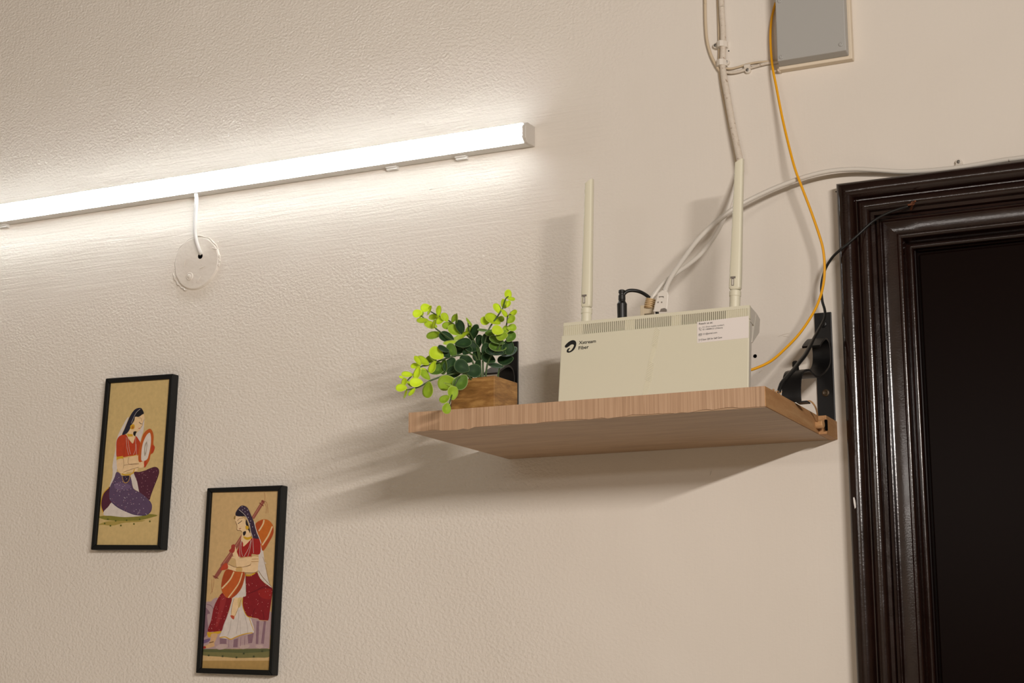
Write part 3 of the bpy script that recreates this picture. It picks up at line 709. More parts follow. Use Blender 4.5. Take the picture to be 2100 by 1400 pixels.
# ------------------------------------------------------------------ brackets
def bracket(xr, label, right=True, zoff=0.0):
    w = 0.0218
    th = thing('shelf_bracket', (xr - w / 2, 0, 1.80), label, 'bracket', 'scrolled shelf brackets')
    MB().box(xr - w, xr, -0.0032, -0.0002, SZ1 + 0.0006, 1.9405 + zoff).build('wall_plate', M['iron'], th, bevel=0.0008)
    prof = [(-.0655, .3850), (-.052, .3925), (-.034, .4000), (-.022, .3995), (-.0155, .3945), (-.0132, .3860), (-.0150, .3755), (-.024, .3660), (-.048, .3545), (-.072, .3460), (-.088, .3430), (-.104, .3435), (-.118, .3455), (-.134, .3430), (-.149, .3385), (-.1585, .3300), (-.1635, .3190), (-.1650, .3090), (-.1640, .30065)]
    q = crom([(y, z + H) for y, z in prof], 5)
    rings = []
    for k, (y, z) in enumerate(q):
        a_, b_ = q[max(k - 1, 0)], q[min(k + 1, len(q) - 1)]
        t = Vector((0, b_[0] - a_[0], b_[1] - a_[1])).normalized(); n_ = Vector((0, -t.z, t.y)) * 0.0013
        p_ = Vector((0, y, z))
        rings.append([Vector((xr - w - .001, 0, 0)) + p_ + n_, Vector((xr - .0005, 0, 0)) + p_ + n_, Vector((xr - .0005, 0, 0)) + p_ - n_, Vector((xr - w - .001, 0, 0)) + p_ - n_])
    sharp(MB().loft(rings).build('scroll_strip', M['iron'], th))
    MB().lathe((xr - w * 0.62, -.131, H + .341), (-0.1, -0.05, 1), [(0, .0034), (.010, .0040), (.0135, .0036), (.0150, .002)], 12, squash=0.8).build('thumb_screw', M['iron'], th, smooth=True)
    MB().box(xr - .0060, xr + .0065, -.165, -.150, SZ1 - 0.0006, SZ1 + .0012).build('foot', M['iron'], th) if right else None
    for zz in (.4255, .337):
        MB().lathe((xr - w / 2, -.0030, H + zz), (0, -1, 0), [(0, .0050), (.0012, .0046), (.0020, .0030), (.0012, .0014)], 14).build('screw', M['old_screw'] if zz < .4 else M['iron'], th)
    # rivet that joins strip to plate
    MB().lathe((xr - w * .8, -.0028, H + .3705), (0, -1, 0), [(0, .0030), (.010, .0028), (.0115, .0015)], 10).build('rivet', M['iron'], th)
    return th
XB = at(1705.5, 640).x
bracket(XB, 'black iron scrolled bracket at the right end of the shelf, beside the door')
bracket(at(1064, 707).x, 'black iron scrolled bracket half hidden behind the potted plant', False)

# ------------------------------------------------------------------ router: leans back a little
RB, RTP = Vector((0, -0.1625, SZ1)), Vector((0, -0.1450, SZ1 + 0.1272))
RU = (RTP - RB).normalized(); RN = Vector((1, 0, 0)).cross(RU)          # up along the face, outwards normal
if RN.y > 0: RN = -RN
def rp(px, py, off=0.0): return at_plane(px, py, RB, RN) + RN * off
def rloc(x, u, d=0.0): return Vector((x, 0, 0)) + RB + RU * u - RN * d  # d behind the face
RXL, RXR = rp(1147.5, 760).x, rp(1535.8, 720).x
RH = 0.1272
UCOV = (rp(1340, 670.5) - RB).dot(RU)                                   # top of the front cover
router = thing('wifi_router', ((RXL + RXR) / 2, -0.14, SZ1), 'white upright internet router with two antennas standing on the shelf', 'router')
def rprism(sec, x0, x1, name, mat, parent=router, **kw):
    return MB().loft([[rloc(x0, u, d) for u, d in sec], [rloc(x1, u, d) for u, d in sec]]).build(name, mat, parent, **kw)
rprism([(0, 0), (0, 0.0035), (UCOV, 0.0035), (UCOV, 0)], RXL, RXR, 'front_cover', M['router'], bevel=0.0012)
rprism([(0.0015, 0.0035), (0.0015, 0.013), (UCOV, 0.0165), (UCOV, 0.0035)], RXL + 0.0012, RXR - 0.0012, 'body', M['router_back'], bevel=0.001)
GX0, GX1 = RXL + 0.0018, RXR
rprism([(UCOV - 0.002, 0.0058), (UCOV - 0.002, 0.030), (RH, 0.030), (RH, 0.0058)], GX0 + .0006, GX1 - .0006, 'upper_body', M['router_back'])
# rear bulge, seen at the right side
rprism([(UCOV - 0.026, 0.016), (UCOV - 0.004, 0.043), (RH - 0.003, 0.046), (RH, 0.030), (UCOV - 0.026, 0.014)], GX0 + .001, GX1 - .0003, 'rear_housing', M['router_back'])
# grille: dark backing behind open slots, a pale one behind the blind grooves, slats proud of both
g0 = 1152.9; pitch = 3.99
def gx(px, off=0.0): return rp(px, 664.7 - (px - 1152.9) * 0.1162 + 12, off).x
openz = [(1194.5, 1281.5), (1299.3, 1375.5), (1394.8, 1487.6)]
bk = MB()
U0, U1 = UCOV, RH - 0.0042
def gbox(mbx, x0, x1, u0, u1, d0, d1, m=0):
    mbx.hexa([rloc(x0, u0, d0), rloc(x1, u0, d0), rloc(x1, u0, d1), rloc(x0, u0, d1)], [rloc(x0, u1, d0), rloc(x1, u1, d0), rloc(x1, u1, d1), rloc(x0, u1, d1)], m)
for x0, x1 in openz: gbox(bk, gx(x0), gx(x1), U0, U1, 0.0048, 0.0057)
bk.build('slot_shadow', M['dark'], router, label='dark inside of the open vent slots')
for x0, x1 in ((1153.5, 1194.5), (1281.5, 1299.3), (1375.5, 1394.8), (1487.6, 1534.6)):
    bl = MB(); gbox(bl, gx(x0), gx(x1), U0, U1, 0.0024, 0.0057); bl.build('blind_grille', M['router'], router)
fr = MB()
gbox(fr, GX0, GX1, U1, RH, 0.0012, 0.0057); gbox(fr, GX0, gx(1155.3), U0, U1, 0.0012, 0.0057); gbox(fr, gx(1532.6), GX1, U0, U1, 0.0012, 0.0057)
fr.build('grille_border', M['router'], router)
sl = MB(); x = 1156.2
while x < 1532:
    gbox(sl, gx(x), gx(x + 2.05), U0, U1, 0.0012, 0.0050); x += pitch
sl.build('grille_slats', M['router'], router, kind='stuff')
# antennas
def antenna(bx, by, tx, ty, wb, wt, cut, name='antenna'):
    base, tip = at(bx, by, -0.133), at(tx, ty, -0.126)
    ax = (tip - base).normalized(); L = (tip - base).length
    side = (Vector((1, 0, 0)) - ax * ax.x).normalized(); fwd = ax.cross(side)
    if fwd.y > 0: fwd = -fwd
    pxm = 0.00063
    lo = MB().lathe(base - ax * 0.016, ax, [(0, 0.0066), (0.0155, 0.0066), (0.0165, 0.0072), (0.0225, 0.0072), (0.024, 0.0058)], 20)
    an = lo.build('antenna', M['router'], router)
    sharp(an, 0.5)
    def ring(h, w, dep, tilt=0.0):
        r = []
        for k in range(20):
            t = 2 * math.pi * k / 20
            s_ = math.copysign(abs(math.cos(t)) ** 0.42, math.cos(t)) * w; f_ = math.copysign(abs(math.sin(t)) ** 0.62, math.sin(t)) * dep
            r.append(base + ax * (h + tilt * s_ / w if w else h) + side * s_ + fwd * f_)
        return r
    rr = [ring(0.0085, wb * 0.42, 0.0045), ring(0.0105, wb * 0.5, 0.0056), ring(0.03, wb * 0.5, 0.0058), ring(L * 0.5, (wb + wt) * 0.25, 0.0052), ring(L - cut, wt * 0.5, 0.0046, cut)]
    bl_ = MB().loft(rr).build('blade', M['router'], an)
    sharp(bl_, 0.5)
    # hinge slot low on the blade, its shade put into the grey
    c0 = base + ax * 0.0155 + fwd * 0.0053 - side * wb * 0.12
    hn = MB()
    def slot(s0, s1, h0, h1, d, m):
        hn.hexa([c0 + side * s0 + ax * h0 - fwd * .002, c0 + side * s1 + ax * h0 - fwd * .002, c0 + side * s1 + ax * h0 + fwd * d, c0 + side * s0 + ax * h0 + fwd * d],
                [c0 + side * s0 + ax * h1 - fwd * .002, c0 + side * s1 + ax * h1 - fwd * .002, c0 + side * s1 + ax * h1 + fwd * d, c0 + side * s0 + ax * h1 + fwd * d], m)
    slot(-.0016, .0016, -.003, .006, .0006, 0); slot(-.0030, .0034, .006, .0085, .0007, 0)
    slot(-.0008, .0009, -.0022, .005, .0009, 1)
    hn.build('hinge', [M['dull_grey'], M['router_back']], an)
    return an
antenna(1203.0, 643.5, 1208.8, 368.0, 0.0135, 0.0108, 0.0032)
antenna(1507.5, 608.0, 1516.8, 326.5, 0.0148, 0.0108, 0.0028)

# print on the cover
def flat_poly(pts, name, mat, parent, off=0.0003, th=None):
    f = Flat(); f.poly([rp(x, y, off) for x, y in pts])
    me = f.mesh(); bm = bmesh.new(); bm.from_mesh(me); bmesh.ops.triangulate(bm, faces=bm.faces, ngon_method='EAR_CLIP'); bm.to_mesh(me); bm.free()
    return link(name, me, mat, parent)
lg = [(195, 728), (228, 684), (285, 635), (350, 605), (402, 608), (435, 642), (440, 700), (420, 762), (380, 820), (322, 860), (265, 872), (236, 852), (240, 815), (265, 783), (298, 770), (306, 780), (283, 806), (274, 832), (290, 842), (325, 824), (360, 782), (388, 730), (387, 703), (362, 692), (325, 702), (278, 738), (230, 764), (203, 757)]
flat_poly(crom([(1140 + x / 10.5, 640 + y / 10.5) for x, y in lg], 4, True), 'emblem', M['ink'], router)

def text(s, p0, p1, hpx, mat, parent, off=0.0004, bold=0.0, name='lettering'):
    cu = bpy.data.curves.new('txt', 'FONT'); cu.body = s; cu.resolution_u = 3; cu.offset = bold
    to = bpy.data.objects.new('txt', cu); C.objects.link(to)
    dg = bpy.context.evaluated_depsgraph_get(); dg.update()
    me = bpy.data.meshes.new_from_object(to.evaluated_get(dg))
    bpy.data.objects.remove(to); bpy.data.curves.remove(cu)
    xs = [v.co.x for v in me.vertices]; x0, x1 = min(xs), max(xs)
    P0, P1 = rp(*p0, off), rp(*p1, off)
    ex = (P1 - P0).normalized(); ey = RN.cross(ex) * -1
    if ey.z < 0: ey = -ey
    sx = (P1 - P0).length / (x1 - x0); sy = hpx * 0.00066 / 0.70
    for v in me.vertices:
        v.co = P0 + ex * ((v.co.x - x0) * sx) + ey * (v.co.y * sy)
    me.update()
    if me.polygons and sum((p.normal.y * p.area for p in me.polygons)) > 0: me.flip_normals()
    return link(name, me, mat, parent)
z4 = lambda x, y: (1140 + x / 10.5, 640 + y / 10.5)
text('Xstream', z4(498, 692), z4(862, 652), 6.3, M['ink'], router, bold=.012)
text('Fiber', z4(493, 807), z4(710, 778), 6.6, M['ink'], router, bold=.012)
z5 = lambda x, y: (1400 + x / 11.667, 630 + y / 11.667)
stk = [z5(348, 352), z5(1582, 205), z5(1582, 728), z5(350, 855)]
sm_ = MB().hexa([rp(*q, 0.00005) for q in stk], [rp(*q, 0.0003) for q in stk])
sticker = sm_.build('sticker', M['sticker'], router, label='white help sticker with small print')
for s, p0, p1, h, bd in (('Reach us at:', (392, 418), (722, 383), 3.6, .012), ('121 (from mobile number)', (476, 497), (992, 437), 3.0, 0), ('011-44444121 (Others)', (480, 552), (958, 504), 3.0, .006), ('121@airtel.com', (482, 662), (826, 620), 3.2, .006), ('Scan QR for Self Care', (475, 792), (944, 738), 3.2, .012)):
    text(s, z5(*p0), z5(*p1), h, M['ink'], sticker, 0.00045, bd)
def strokes(name, segs, w=0.45):
    f = Flat()
    for pts in segs:
        q = [rp(*z5(*p), 0.00045) for p in pts]
        for k in range(len(q) - 1):
            t = (q[k + 1] - q[k]).normalized(); n_ = RN.cross(t) * (w * 0.00066 / 2)
            f.add([q[k] + n_, q[k + 1] + n_, q[k + 1] - n_, q[k] - n_], [(0, 1, 2, 3)])
    link(name, f.mesh(), M['ink'], sticker)
strokes('phone_icon', [[(395, 490), (390, 515), (405, 545), (435, 560), (450, 545), (435, 530), (420, 535), (408, 515), (415, 500), (405, 485), (395, 490)], [(425, 490), (445, 500), (450, 520)]])
strokes('envelope_icon', [[(390, 640), (455, 630), (455, 675), (390, 685), (390, 640), (424, 662), (455, 630)]], 0.6)
strokes('scan_icon', [[(392, 790), (390, 765), (405, 762)], [(440, 758), (452, 756), (454, 785)], [(400, 785), (445, 778)], [(390, 800), (392, 812), (400, 812)], [(454, 795), (454, 805), (446, 806)]], 0.6)
# raised ribbon of hatching down the cover
rb = MB()
z2 = lambda x, y: (1120 + x / 4.565, 560 + y / 4.565)
def edge_l(y): return 1018 - (y - 500) * 0.193
def edge_r(y): return 1068 - (y - 500) * 0.168
def ridge(p, q, w=0.00042, hgt=0.00045):
    P, Q = rp(*z2(*p)), rp(*z2(*q)); t = (Q - P).normalized(); n_ = RN.cross(t) * w
    rb.hexa([P + n_ - RN * .0003, Q + n_ - RN * .0003, Q - n_ - RN * .0003, P - n_ - RN * .0003], [P + n_ * .5 + RN * hgt, Q + n_ * .5 + RN * hgt, Q - n_ * .5 + RN * hgt, P - n_ * .5 + RN * hgt])
tri = [(505, 690, 1), (690, 850, -1), (810, 1000, 1), (1000, 1160, -1)]
y = 512
while y < 690: ridge((edge_l(y) + 4, y - 8), (edge_r(y) - 2, y + 26)); y += 15
y = 680
while y < 860: ridge((edge_l(y) + 4, y + 14), (edge_r(y) - 6 - max(0, (y - 760)) * .15, y - 26)); y += 15
y = 830
while y < 1000: ridge((edge_l(y) + 6, y - 6), (edge_r(y) - 2, y + 22)); y += 15
y = 1000
while y < 1165: ridge((edge_l(y) + 4, y + 14), (edge_r(y) - 6, y - 20)); y += 15
rb.build('hatched_ribbon', M['router'], router, kind='stuff')

# ------------------------------------------------------------------ router leads
def zz(x, y, Y): return at(1240 + x / 12.725, 570 + y / 12.725, Y)
plug = thing('power_plug', zz(455, 1010, -0.128), 'black barrel power plug and bent lead in the top of the router', 'plug')
pb = zz(457, 1030, -0.128)
MB().lathe(pb - Vector((0, 0, 0.006)), (0.0, 0, 1), [(0, .0060), (.0235, .0063), (.0265, .0045), (.0285, .0042), (.029, .0046), (.0345, .0044), (.0352, .0036), (.0375, .0036), (.038, .0043), (.041, .0041), (.0418, .0026)], 20).build('barrel', M['black_pvc'], plug)
MB().tube([zz(465, 570, -.128), zz(472, 500, -.128), zz(520, 400, -.127), zz(600, 340, -.125), zz(720, 322, -.122), zz(880, 345, -.117), zz(1020, 405, -.110), zz(1150, 500, -.104), zz(1280, 640, -.100), zz(1360, 860, -.097), zz(1390, 1150, -.095)], .0023, 10).build('lead', M['black_pvc'], plug, smooth=True)

eth1 = thing('ethernet_cable', zz(1170, 900, -0.128), 'white network cable with ribbed beige plug, running up behind the right antenna', 'cable', 'network cables')
MB().tube([at(1519, 322, -.012), at(1516, 352, -.015), at(1506, 388, -.022), at(1492, 430, -.030), at(1476, 466, -.038), at(1459, 494, -.046), at(1437, 521, -.060), at(1411, 543, -.080), at(1384, 562, -.100), at(1359, 582, -.117), at(1342, 604, -.1235), at(1334, 619, -.1245)], .0028, 12).build('jacket', M['ethernet'], eth1, smooth=True)
bt = MB(); p0, p1 = zz(1210, 545, -.1245), zz(1160, 790, -.1245); ax = (p1 - p0)
L = ax.length; prof = []
for k in range(5):
    prof += [(L * (k / 5), .0062 + .0002 * k), (L * (k / 5 + .10), .0066 + .0002 * k), (L * (k / 5 + .13), .0050), (L * (k / 5 + .17), .0050)]
prof += [(L, .0070), (L * 1.03, .0078)]
bt.lathe(p0, ax, prof, 18)
bt.build('ribbed_boot', M['boot'], eth1)
pq = zz(1145, 840, -.1245)
MB().box(pq.x - .0072, pq.x + .0066, pq.y - .004, pq.y + .004, pq.z - .005, pq.z + .0035).box(pq.x - .0092, pq.x - .0040, pq.y - .0055, pq.y - .004, pq.z - .010, pq.z + .006).build('clear_plug', M['clear'], eth1, bevel=.0006)

eth2 = thing('ethernet_cable', zz(1450, 850, -0.129), 'grey-white network cable from the router, running right above the door', 'cable', 'network cables')
MB().tube([at(2135, 318, -.008) + Vector((.62, 0, .002)), at(2135, 318, -.008) + Vector((.3, 0, .003)), at(2135, 318, -.008), at(2060, 328, -.008), at(1968, 343, -.008), at(1900, 350, -.008), at(1850, 352, -.010), at(1800, 349, -.014), at(1750, 347, -.018), at(1700, 351, -.022), at(1650, 363, -.026), at(1600, 381, -.030), at(1561, 398, -.035), at(1525, 416, -.040), at(1495, 434, -.047), at(1461, 461, -.058), at(1429, 494, -.075), at(1403, 529, -.097), at(1381, 561, -.120), at(1369, 583, -.132), at(1364, 598, -.1385)], .0030, 12).build('jacket', M['ethernet'], eth2, smooth=True)
def quad(p, Y): return [zz(x, y, Y) for x, y in p]
sh = [(1500, 310), (1640, 350), (1670, 440), (1630, 880), (1262, 880), (1340, 560), (1380, 400)]
wb = MB(); f0 = quad(sh, -.1425); f1 = quad(sh, -.1345)
wb.loft([f0, f1])
wb.build('moulded_boot', M['white_boot'], eth2, bevel=.0012)
MB().loft([quad([(1440, 885), (1470, 800), (1560, 780), (1620, 810), (1625, 870)], -.1436), quad([(1440, 885), (1470, 800), (1560, 780), (1620, 810), (1625, 870)], -.1422)]).build('latch', M['dull_grey'], eth2)
rdt = MB()
rdt.loft([quad([(1415, 475), (1540, 470), (1540, 520), (1520, 490), (1440, 492), (1430, 520)], -.1432), quad([(1415, 475), (1540, 470), (1540, 520), (1520, 490), (1440, 492), (1430, 520)], -.1422)])
for x in (1395, 1490): rdt.loft([quad([(x - 15, 615), (x + 15, 612), (x + 15, 642), (x - 15, 645)], -.1432), quad([(x - 15, 615), (x + 15, 612), (x + 15, 642), (x - 15, 645)], -.1422)])
rdt.build('boot_recess', M['dull_grey'], eth2)  # raised grey plates, the recess shade put into their colour

# yellow fibre lead
yl = [(1590.5, 6, -.004), (1586.5, 20, -.005), (1582, 42, -.006), (1580, 72, -.008), (1581.5, 110, -.009), (1585, 142, -.0125), (1592, 178, -.016), (1603, 235, -.020), (1615.5, 290, -.026), (1630, 345, -.033), (1643, 380, -.035), (1662, 430, -.035), (1680, 482, -.035), (1688, 512, -.035), (1691, 546, -.036), (1689, 580, -.038), (1681, 612, -.044), (1667, 643, -.052), (1641, 682, -.066), (1611, 714, -.082), (1581, 740, -.098), (1547, 756, -.112), (1520, 762, -.122)]
MB().tube([at(*q) for q in yl], .0017, 8).build('fibre_cable', M['yellow'], smooth=True, label='thin yellow fibre cable looping from the grey box down to the router', cat='cable')
# black mains lead from the nail to the shelf
bk_ = [(1862, 423, -.034), (1845, 428, -.033), (1820, 437, -.033), (1790, 454, -.032), (1757, 484, -.0345), (1735, 503, -.0345), (1721, 514, -.0330), (1706, 529, -.027), (1692, 553, -.022), (1684.5, 585, -.022), (1686, 615, -.024), (1691, 634, -.026), (1692, 648, -.030), (1687, 661, -.040), (1677, 680, -.064), (1669, 694, -.082), (1660, 712, -.104), (1651, 728, -.126), (1639, 743, -.150), (1626, 760, -.176), (1613, 774, -.190), (1602, 788, -.200), (1595, 796, -.206)]
bp = [at(*q) for q in bk_]
bp[-1].z = SZ1 + .0032; bp.append(bp[-1] + Vector((-.008, .020, -.0001))); bp.append(bp[-1] + Vector((-.004, .035, 0)))
MB().tube(bp, [.0017] * 14 + [.0020] * 2 + [.0025] * (len(bp) - 16), 10).build('power_cable', M['black_pvc'], smooth=True, label='black power cable hanging from the rusty nail on the door casing down to the shelf', cat='cable')

# ------------------------------------------------------------------ cables on the wall
MB().tube([at(1478, -40, -.006) + Vector((0, 0, .75)), at(1478, -40, -.006) + Vector((0, 0, .3)), at(1478, -40, -.006), at(1480, 20, -.006), at(1482.5, 60, -.006), at(1483, 95, -.0062), at(1482, 132, -.0062), at(1485, 160, -.007), at(1492, 200, -.008), at(1500, 245, -.009), at(1509, 290, -.010), at(1517, 328, -.012), at(1520, 352, -.014)], [.0040, .0040, .0040, .0040, .0040, .0042, .0042, .0046, .0046, .0046, .0046, .0046, .0042], 12).build('wall_cable', M['old_cable'], smooth=True, label='thick cream-painted cable running down the wall to the right antenna, two clips on it', cat='cable', group='cables on the wall')
MB().tube([at(1471, -40, -.002) + Vector((0, 0, .75)), at(1471, -40, -.002) + Vector((0, 0, .3)), at(1471, -40, -.002), at(1473, 20, -.002), at(1475, 95, -.0022), at(1475, 140, -.0025), at(1482, 190, -.003), at(1493, 245, -.004), at(1503, 290, -.005), at(1511, 335, -.008)], .0017, 8).build('wall_cable', M['thin_cable'], smooth=True, label='thin straight wire running along the left side of the thick painted cable', cat='cable', group='cables on the wall')
MB().tube([at(1445, -40, -.003) + Vector((0, 0, .75)), at(1445, -40, -.003) + Vector((0, 0, .3)), at(1445, -40, -.003), at(1446, 10, -.003), at(1447, 50, -.003), at(1450, 84, -.003), at(1458, 113, -.003), at(1469, 135, -.0035), at(1478, 147, -.004), at(1488, 152, -.004)], .0021, 8).build('wall_cable', M['thin_cable'], smooth=True, label='thin cream wire bowing out left of the thick painted cable', cat='cable', group='cables on the wall')
MB().tube([at(1482, 139, -.0035), at(1497, 141, -.0030), at(1512, 138, -.0028), at(1532, 132, -.0026), at(1552, 128, -.0026), at(1575, 126, -.0026), at(1600, 124, -.0026)], .0016, 8).build('wall_cable', M['thin_cable'], smooth=True, label='upper thin wire branching right to the grey box', cat='cable', group='cables on the wall')
MB().tube([at(1484, 147, -.004), at(1500, 149, -.0040), at(1518, 146, -.0036), at(1536, 140, -.0034), at(1556, 134, -.0034), at(1578, 129, -.0032), at(1602, 126, -.0032)], .0022, 8).build('wall_cable', M['old_cable'], smooth=True, label='lower thicker wire branching right through a nailed clip to the grey box', cat='cable', group='cables on the wall')
def clip(px, py, rad, nx, ny, vertical, label):
    c0 = at(px, py); th = thing('cable_clip', (c0.x, 0, c0.z - .005), label, 'cable clip', 'white nailed cable clips')
    prof = [(-rad - .0016, 0), (-rad - .0016, rad), (-rad * .7, rad * 1.75 + .001), (0, rad * 2.1 + .0012), (rad * .7, rad * 1.75 + .001), (rad + .0016, rad), (rad + .0016, 0)]
    hw = .0042
    if vertical: rings = [[(c0.x + s, -d, c0.z + h) for s, d in prof] for h in (-hw, hw)]
    else: rings = [[(c0.x + h, -d, c0.z + s) for s, d in prof] for h in (-hw, hw)]
    MB().loft(rings).build('saddle', M['clip'], th, bevel=.0005)
    n0 = at(nx, ny)
    MB().lathe((n0.x, 0, n0.z), (0, -1, 0), [(0, .0042), (.0042, .0040), (.0050, .0034)], 14).build('ear', M['clip'], th)
    MB().lathe((n0.x, -.0046, n0.z), (0, -1, 0), [(0, .0023), (.0012, .0022), (.0017, .0012)], 12).build('nail_head', M['steel'], th, label='grey nail head')
clip(1482.5, 95, .0060, 1469.5, 95.5, True, 'cable clip with its nail on the left, upper of two on the thick cable')
clip(1482, 133, .0060, 1491.5, 129.5, True, 'cable clip with its nail on the right, where the thick cable bends')
clip(1534, 137.5, .0026, 1535, 146, False, 'small cable clip nailed below the wires that branch to the grey box')
clip(1968, 343, .0032, 1967, 334, False, 'cable clip on the grey-white cable above the door casing')

# ------------------------------------------------------------------ grey box at the top
bx = thing('junction_box', at(1668, 135), 'grey wall junction box with a pale base, cut off by the top of the view', 'junction box')
BX0, BX1, BZ0, BZ1 = at(1597, 148, -.012).x, at(1747.5, 114, -.012).x, H + .7700, H + .945
MB().box(BX0, BX1, -.012, 0, BZ0, BZ1).build('base', M['box_beige'], bx, bevel=.001)
lx0, lx1, lz0 = at(1594.9, 127, -.03).x, at(1735, 98, -.03).x, (at(1594.9, 127.3, -.03).z + at(1735, 97.7, -.03).z) / 2
MB().loft([[(BX0 + .0008, -.012, BZ0 + .004), (BX1 - .004, -.012, BZ0 + .004), (BX1 - .004, -.012, BZ1 - .004), (BX0 + .0008, -.012, BZ1 - .004)],
           [(lx0 - .0004, -.030, lz0 - .001), (lx1, -.030, lz0 - .001), (lx1, -.030, BZ1 - .008), (lx0 - .0004, -.030, BZ1 - .008)]]).build('lid', M['box_grey'], bx, bevel=.0012)
for px, py in ((1602.5, 117), (1724.5, 91), (1599, 2)):
    q = at(px, py, -.0300)
    MB().lathe(q, (0, -1, 0), [(0, .0030), (.0010, .0028), (.0014, .0016), (.0008, .0010)], 14).build('lid_screw', M['box_grey'], bx)
MB().lathe(at(1601, 148, 0), (0, -1, 0), [(0, .0026), (.010, .0022), (.011, .001)], 10).build('paint_lump', M['box_beige'], bx, smooth=True)

# ------------------------------------------------------------------ small holes and blemishes of the wall
for px, py, r in ((1548.5, 730, .0026), (1494.5, 104.5, .0010), (1715, 393, .0010)):
    q = at(px, py)
    MB().lathe((q.x, 0.0008, q.z), (0, -1, 0), [(0, r), (.0011, r * .96)], 12).build('drill_hole', M['dark'], wall, label='small dark hole in the wall')
for px, py, a_, ln, r in ((928, 595, 25, .006, .0010), (1608, 686, 12, .008, .0008), (1561, 761, 30, .003, .0011), (1612, 690, -10, .004, .0007), (768, 952, -30, .003, .0012), (806, 235, -10, .003, .0014), (884, 388, 10, .003, .0012), (1064, 1276, 20, .002, .0012), (1457, 970, 70, .003, .0009), (716, 470, 60, .007, .0007), (585, 593, 80, .001, .0016), (447, 497, 60, .002, .0012)):
    q = at(px, py, -.0002); d = Vector((math.cos(math.radians(a_)), 0, math.sin(math.radians(a_)))) * ln
    MB().tube([q - d, q - d * .2 + Vector((0, 0, r * .5)), q + d], [r * .3, r * .6, r * .2], 6, 3).build('paint_fleck', M['plate'], wall, smooth=True)

# ------------------------------------------------------------------ potted plant
_f = lambda px, py, Y: (at(px, py, Y).x, Y)
_b0, _b1, _b2 = _f(925, 800, -.262), _f(1014, 800, -.2695), _f(1061, 800, -.2125)
hexp = [_b0, _b1, _b2, (_b2[0] - .018, -.178), (_b0[0] + .004, -.175), (_b0[0] - .0165, -.2150)]
PZ1 = at(1014, 769.5, -.2695).z
hc = (sum(p[0] for p in hexp) / 6, sum(p[1] for p in hexp) / 6)
plant = thing('potted_plant', (hc[0], hc[1], SZ1), 'artificial eucalyptus plant, lime and dark green, in a six-sided wooden pot', 'plant')
inn = [(hc[0] + (x - hc[0]) * .84, hc[1] + (y - hc[1]) * .84) for x, y in hexp]
pot = MB()
rings = [[(x, y, SZ1 + .0004) for x, y in hexp], [(x, y, PZ1) for x, y in hexp], [(x, y, PZ1) for x, y in inn], [(x, y, PZ1 - .012) for x, y in inn]]
pot.loft(rings)
pot.build('pot', M['pot'], plant, bevel=.0008)
MB().poly([(hc[0] + (x - hc[0]) * .999, hc[1] + (y - hc[1]) * .999, PZ1 - .010) for x, y in inn]).build('moss', M['soil'], plant)

def leaf_mesh(mat):
    """rounded cupped leaf, 1 long, 0.82 wide, with thickness; petiole end at the origin"""
    v, f, rim = [], [], []
    nr, ns = 4, 22
    for side in (0, 1):
        v.append((0.52, 0, -0.075 - 0.014 * side)); rim.append(0.0)
        for i in range(1, nr + 1):
            r = i / nr
            for k in range(ns):
                t = 2 * math.pi * k / ns
                c_t, s_t = math.cos(t), math.sin(t)
                x = 0.52 + (0.48 if c_t > 0 else 0.52) * r * c_t
                w = 0.41 * (1 + 0.16 * c_t) * (1 - 0.22 * max(0.0, -c_t) ** 2)
                y_ = w * r * s_t
                z = 0.075 * (r * r - 1) + 0.10 * abs(y_) + 0.16 * (x - .45) ** 2 - 0.014 * side * (1 if i < nr else .3)
                v.append((x, y_, z)); rim.append(r)
    off = 1 + nr * ns
    for s_ in (0, 1):
        b0 = s_ * off
        for k in range(ns):
            q = (b0, b0 + 1 + k, b0 + 1 + (k + 1) % ns); f.append(q if s_ == 0 else q[::-1])
        for i in range(nr - 1):
            for k in range(ns):
                a0 = b0 + 1 + i * ns; q = (a0 + k, a0 + ns + k, a0 + ns + (k + 1) % ns, a0 + (k + 1) % ns); f.append(q if s_ == 0 else q[::-1])
    a0 = 1 + (nr - 1) * ns
    for k in range(ns): f.append((a0 + k, off + a0 + k, off + a0 + (k + 1) % ns, a0 + (k + 1) % ns))
    me = bpy.data.meshes.new('leaf'); me.from_pydata(v, [], f)
    at_ = me.attributes.new('rim', 'FLOAT', 'POINT')
    for k, r in enumerate(rim): at_.data[k].value = r
    for p_ in me.polygons: p_.use_smooth = True
    me.materials.append(mat)
    return me
LM = [leaf_mesh(m) for m in LEAF]
PX = lambda u, v: (790 + u / 4.517, 560 + v / 4.517)
stems = [
    ([(895, 960), (880, 830), (868, 700), (820, 640), (720, 540), (590, 440), (510, 400), (430, 360), (385, 325)], -.165, -.115),
    ([(885, 960), (850, 800), (780, 740), (650, 640), (545, 570), (440, 490), (345, 405), (310, 380)], -.170, -.150),
    ([(910, 960), (905, 800), (910, 700), (960, 520), (1040, 400), (1090, 320), (1115, 240), (1140, 215)], -.160, -.135),
    ([(920, 960), (950, 830), (1040, 700), (1090, 600), (1125, 470), (1135, 400), (1165, 380)], -.155, -.165),
    ([(890, 960), (800, 800), (690, 760), (560, 790), (400, 850), (330, 865), (255, 940), (200, 1000), (165, 1050)], -.175, -.235),
    ([(880, 970), (750, 930), (590, 940), (430, 990), (330, 1045), (250, 1070), (200, 1080)], -.180, -.250),
    ([(850, 970), (760, 945), (690, 960), (640, 1050), (605, 1170), (575, 1260)], -.185, -.272),
    ([(1030, 960), (1055, 890), (1090, 850), (1150, 790)], -.150, -.120),
    ([(900, 960), (870, 800), (830, 640), (780, 540), (765, 440)], -.168, -.140)]
sobj, spts = [], []
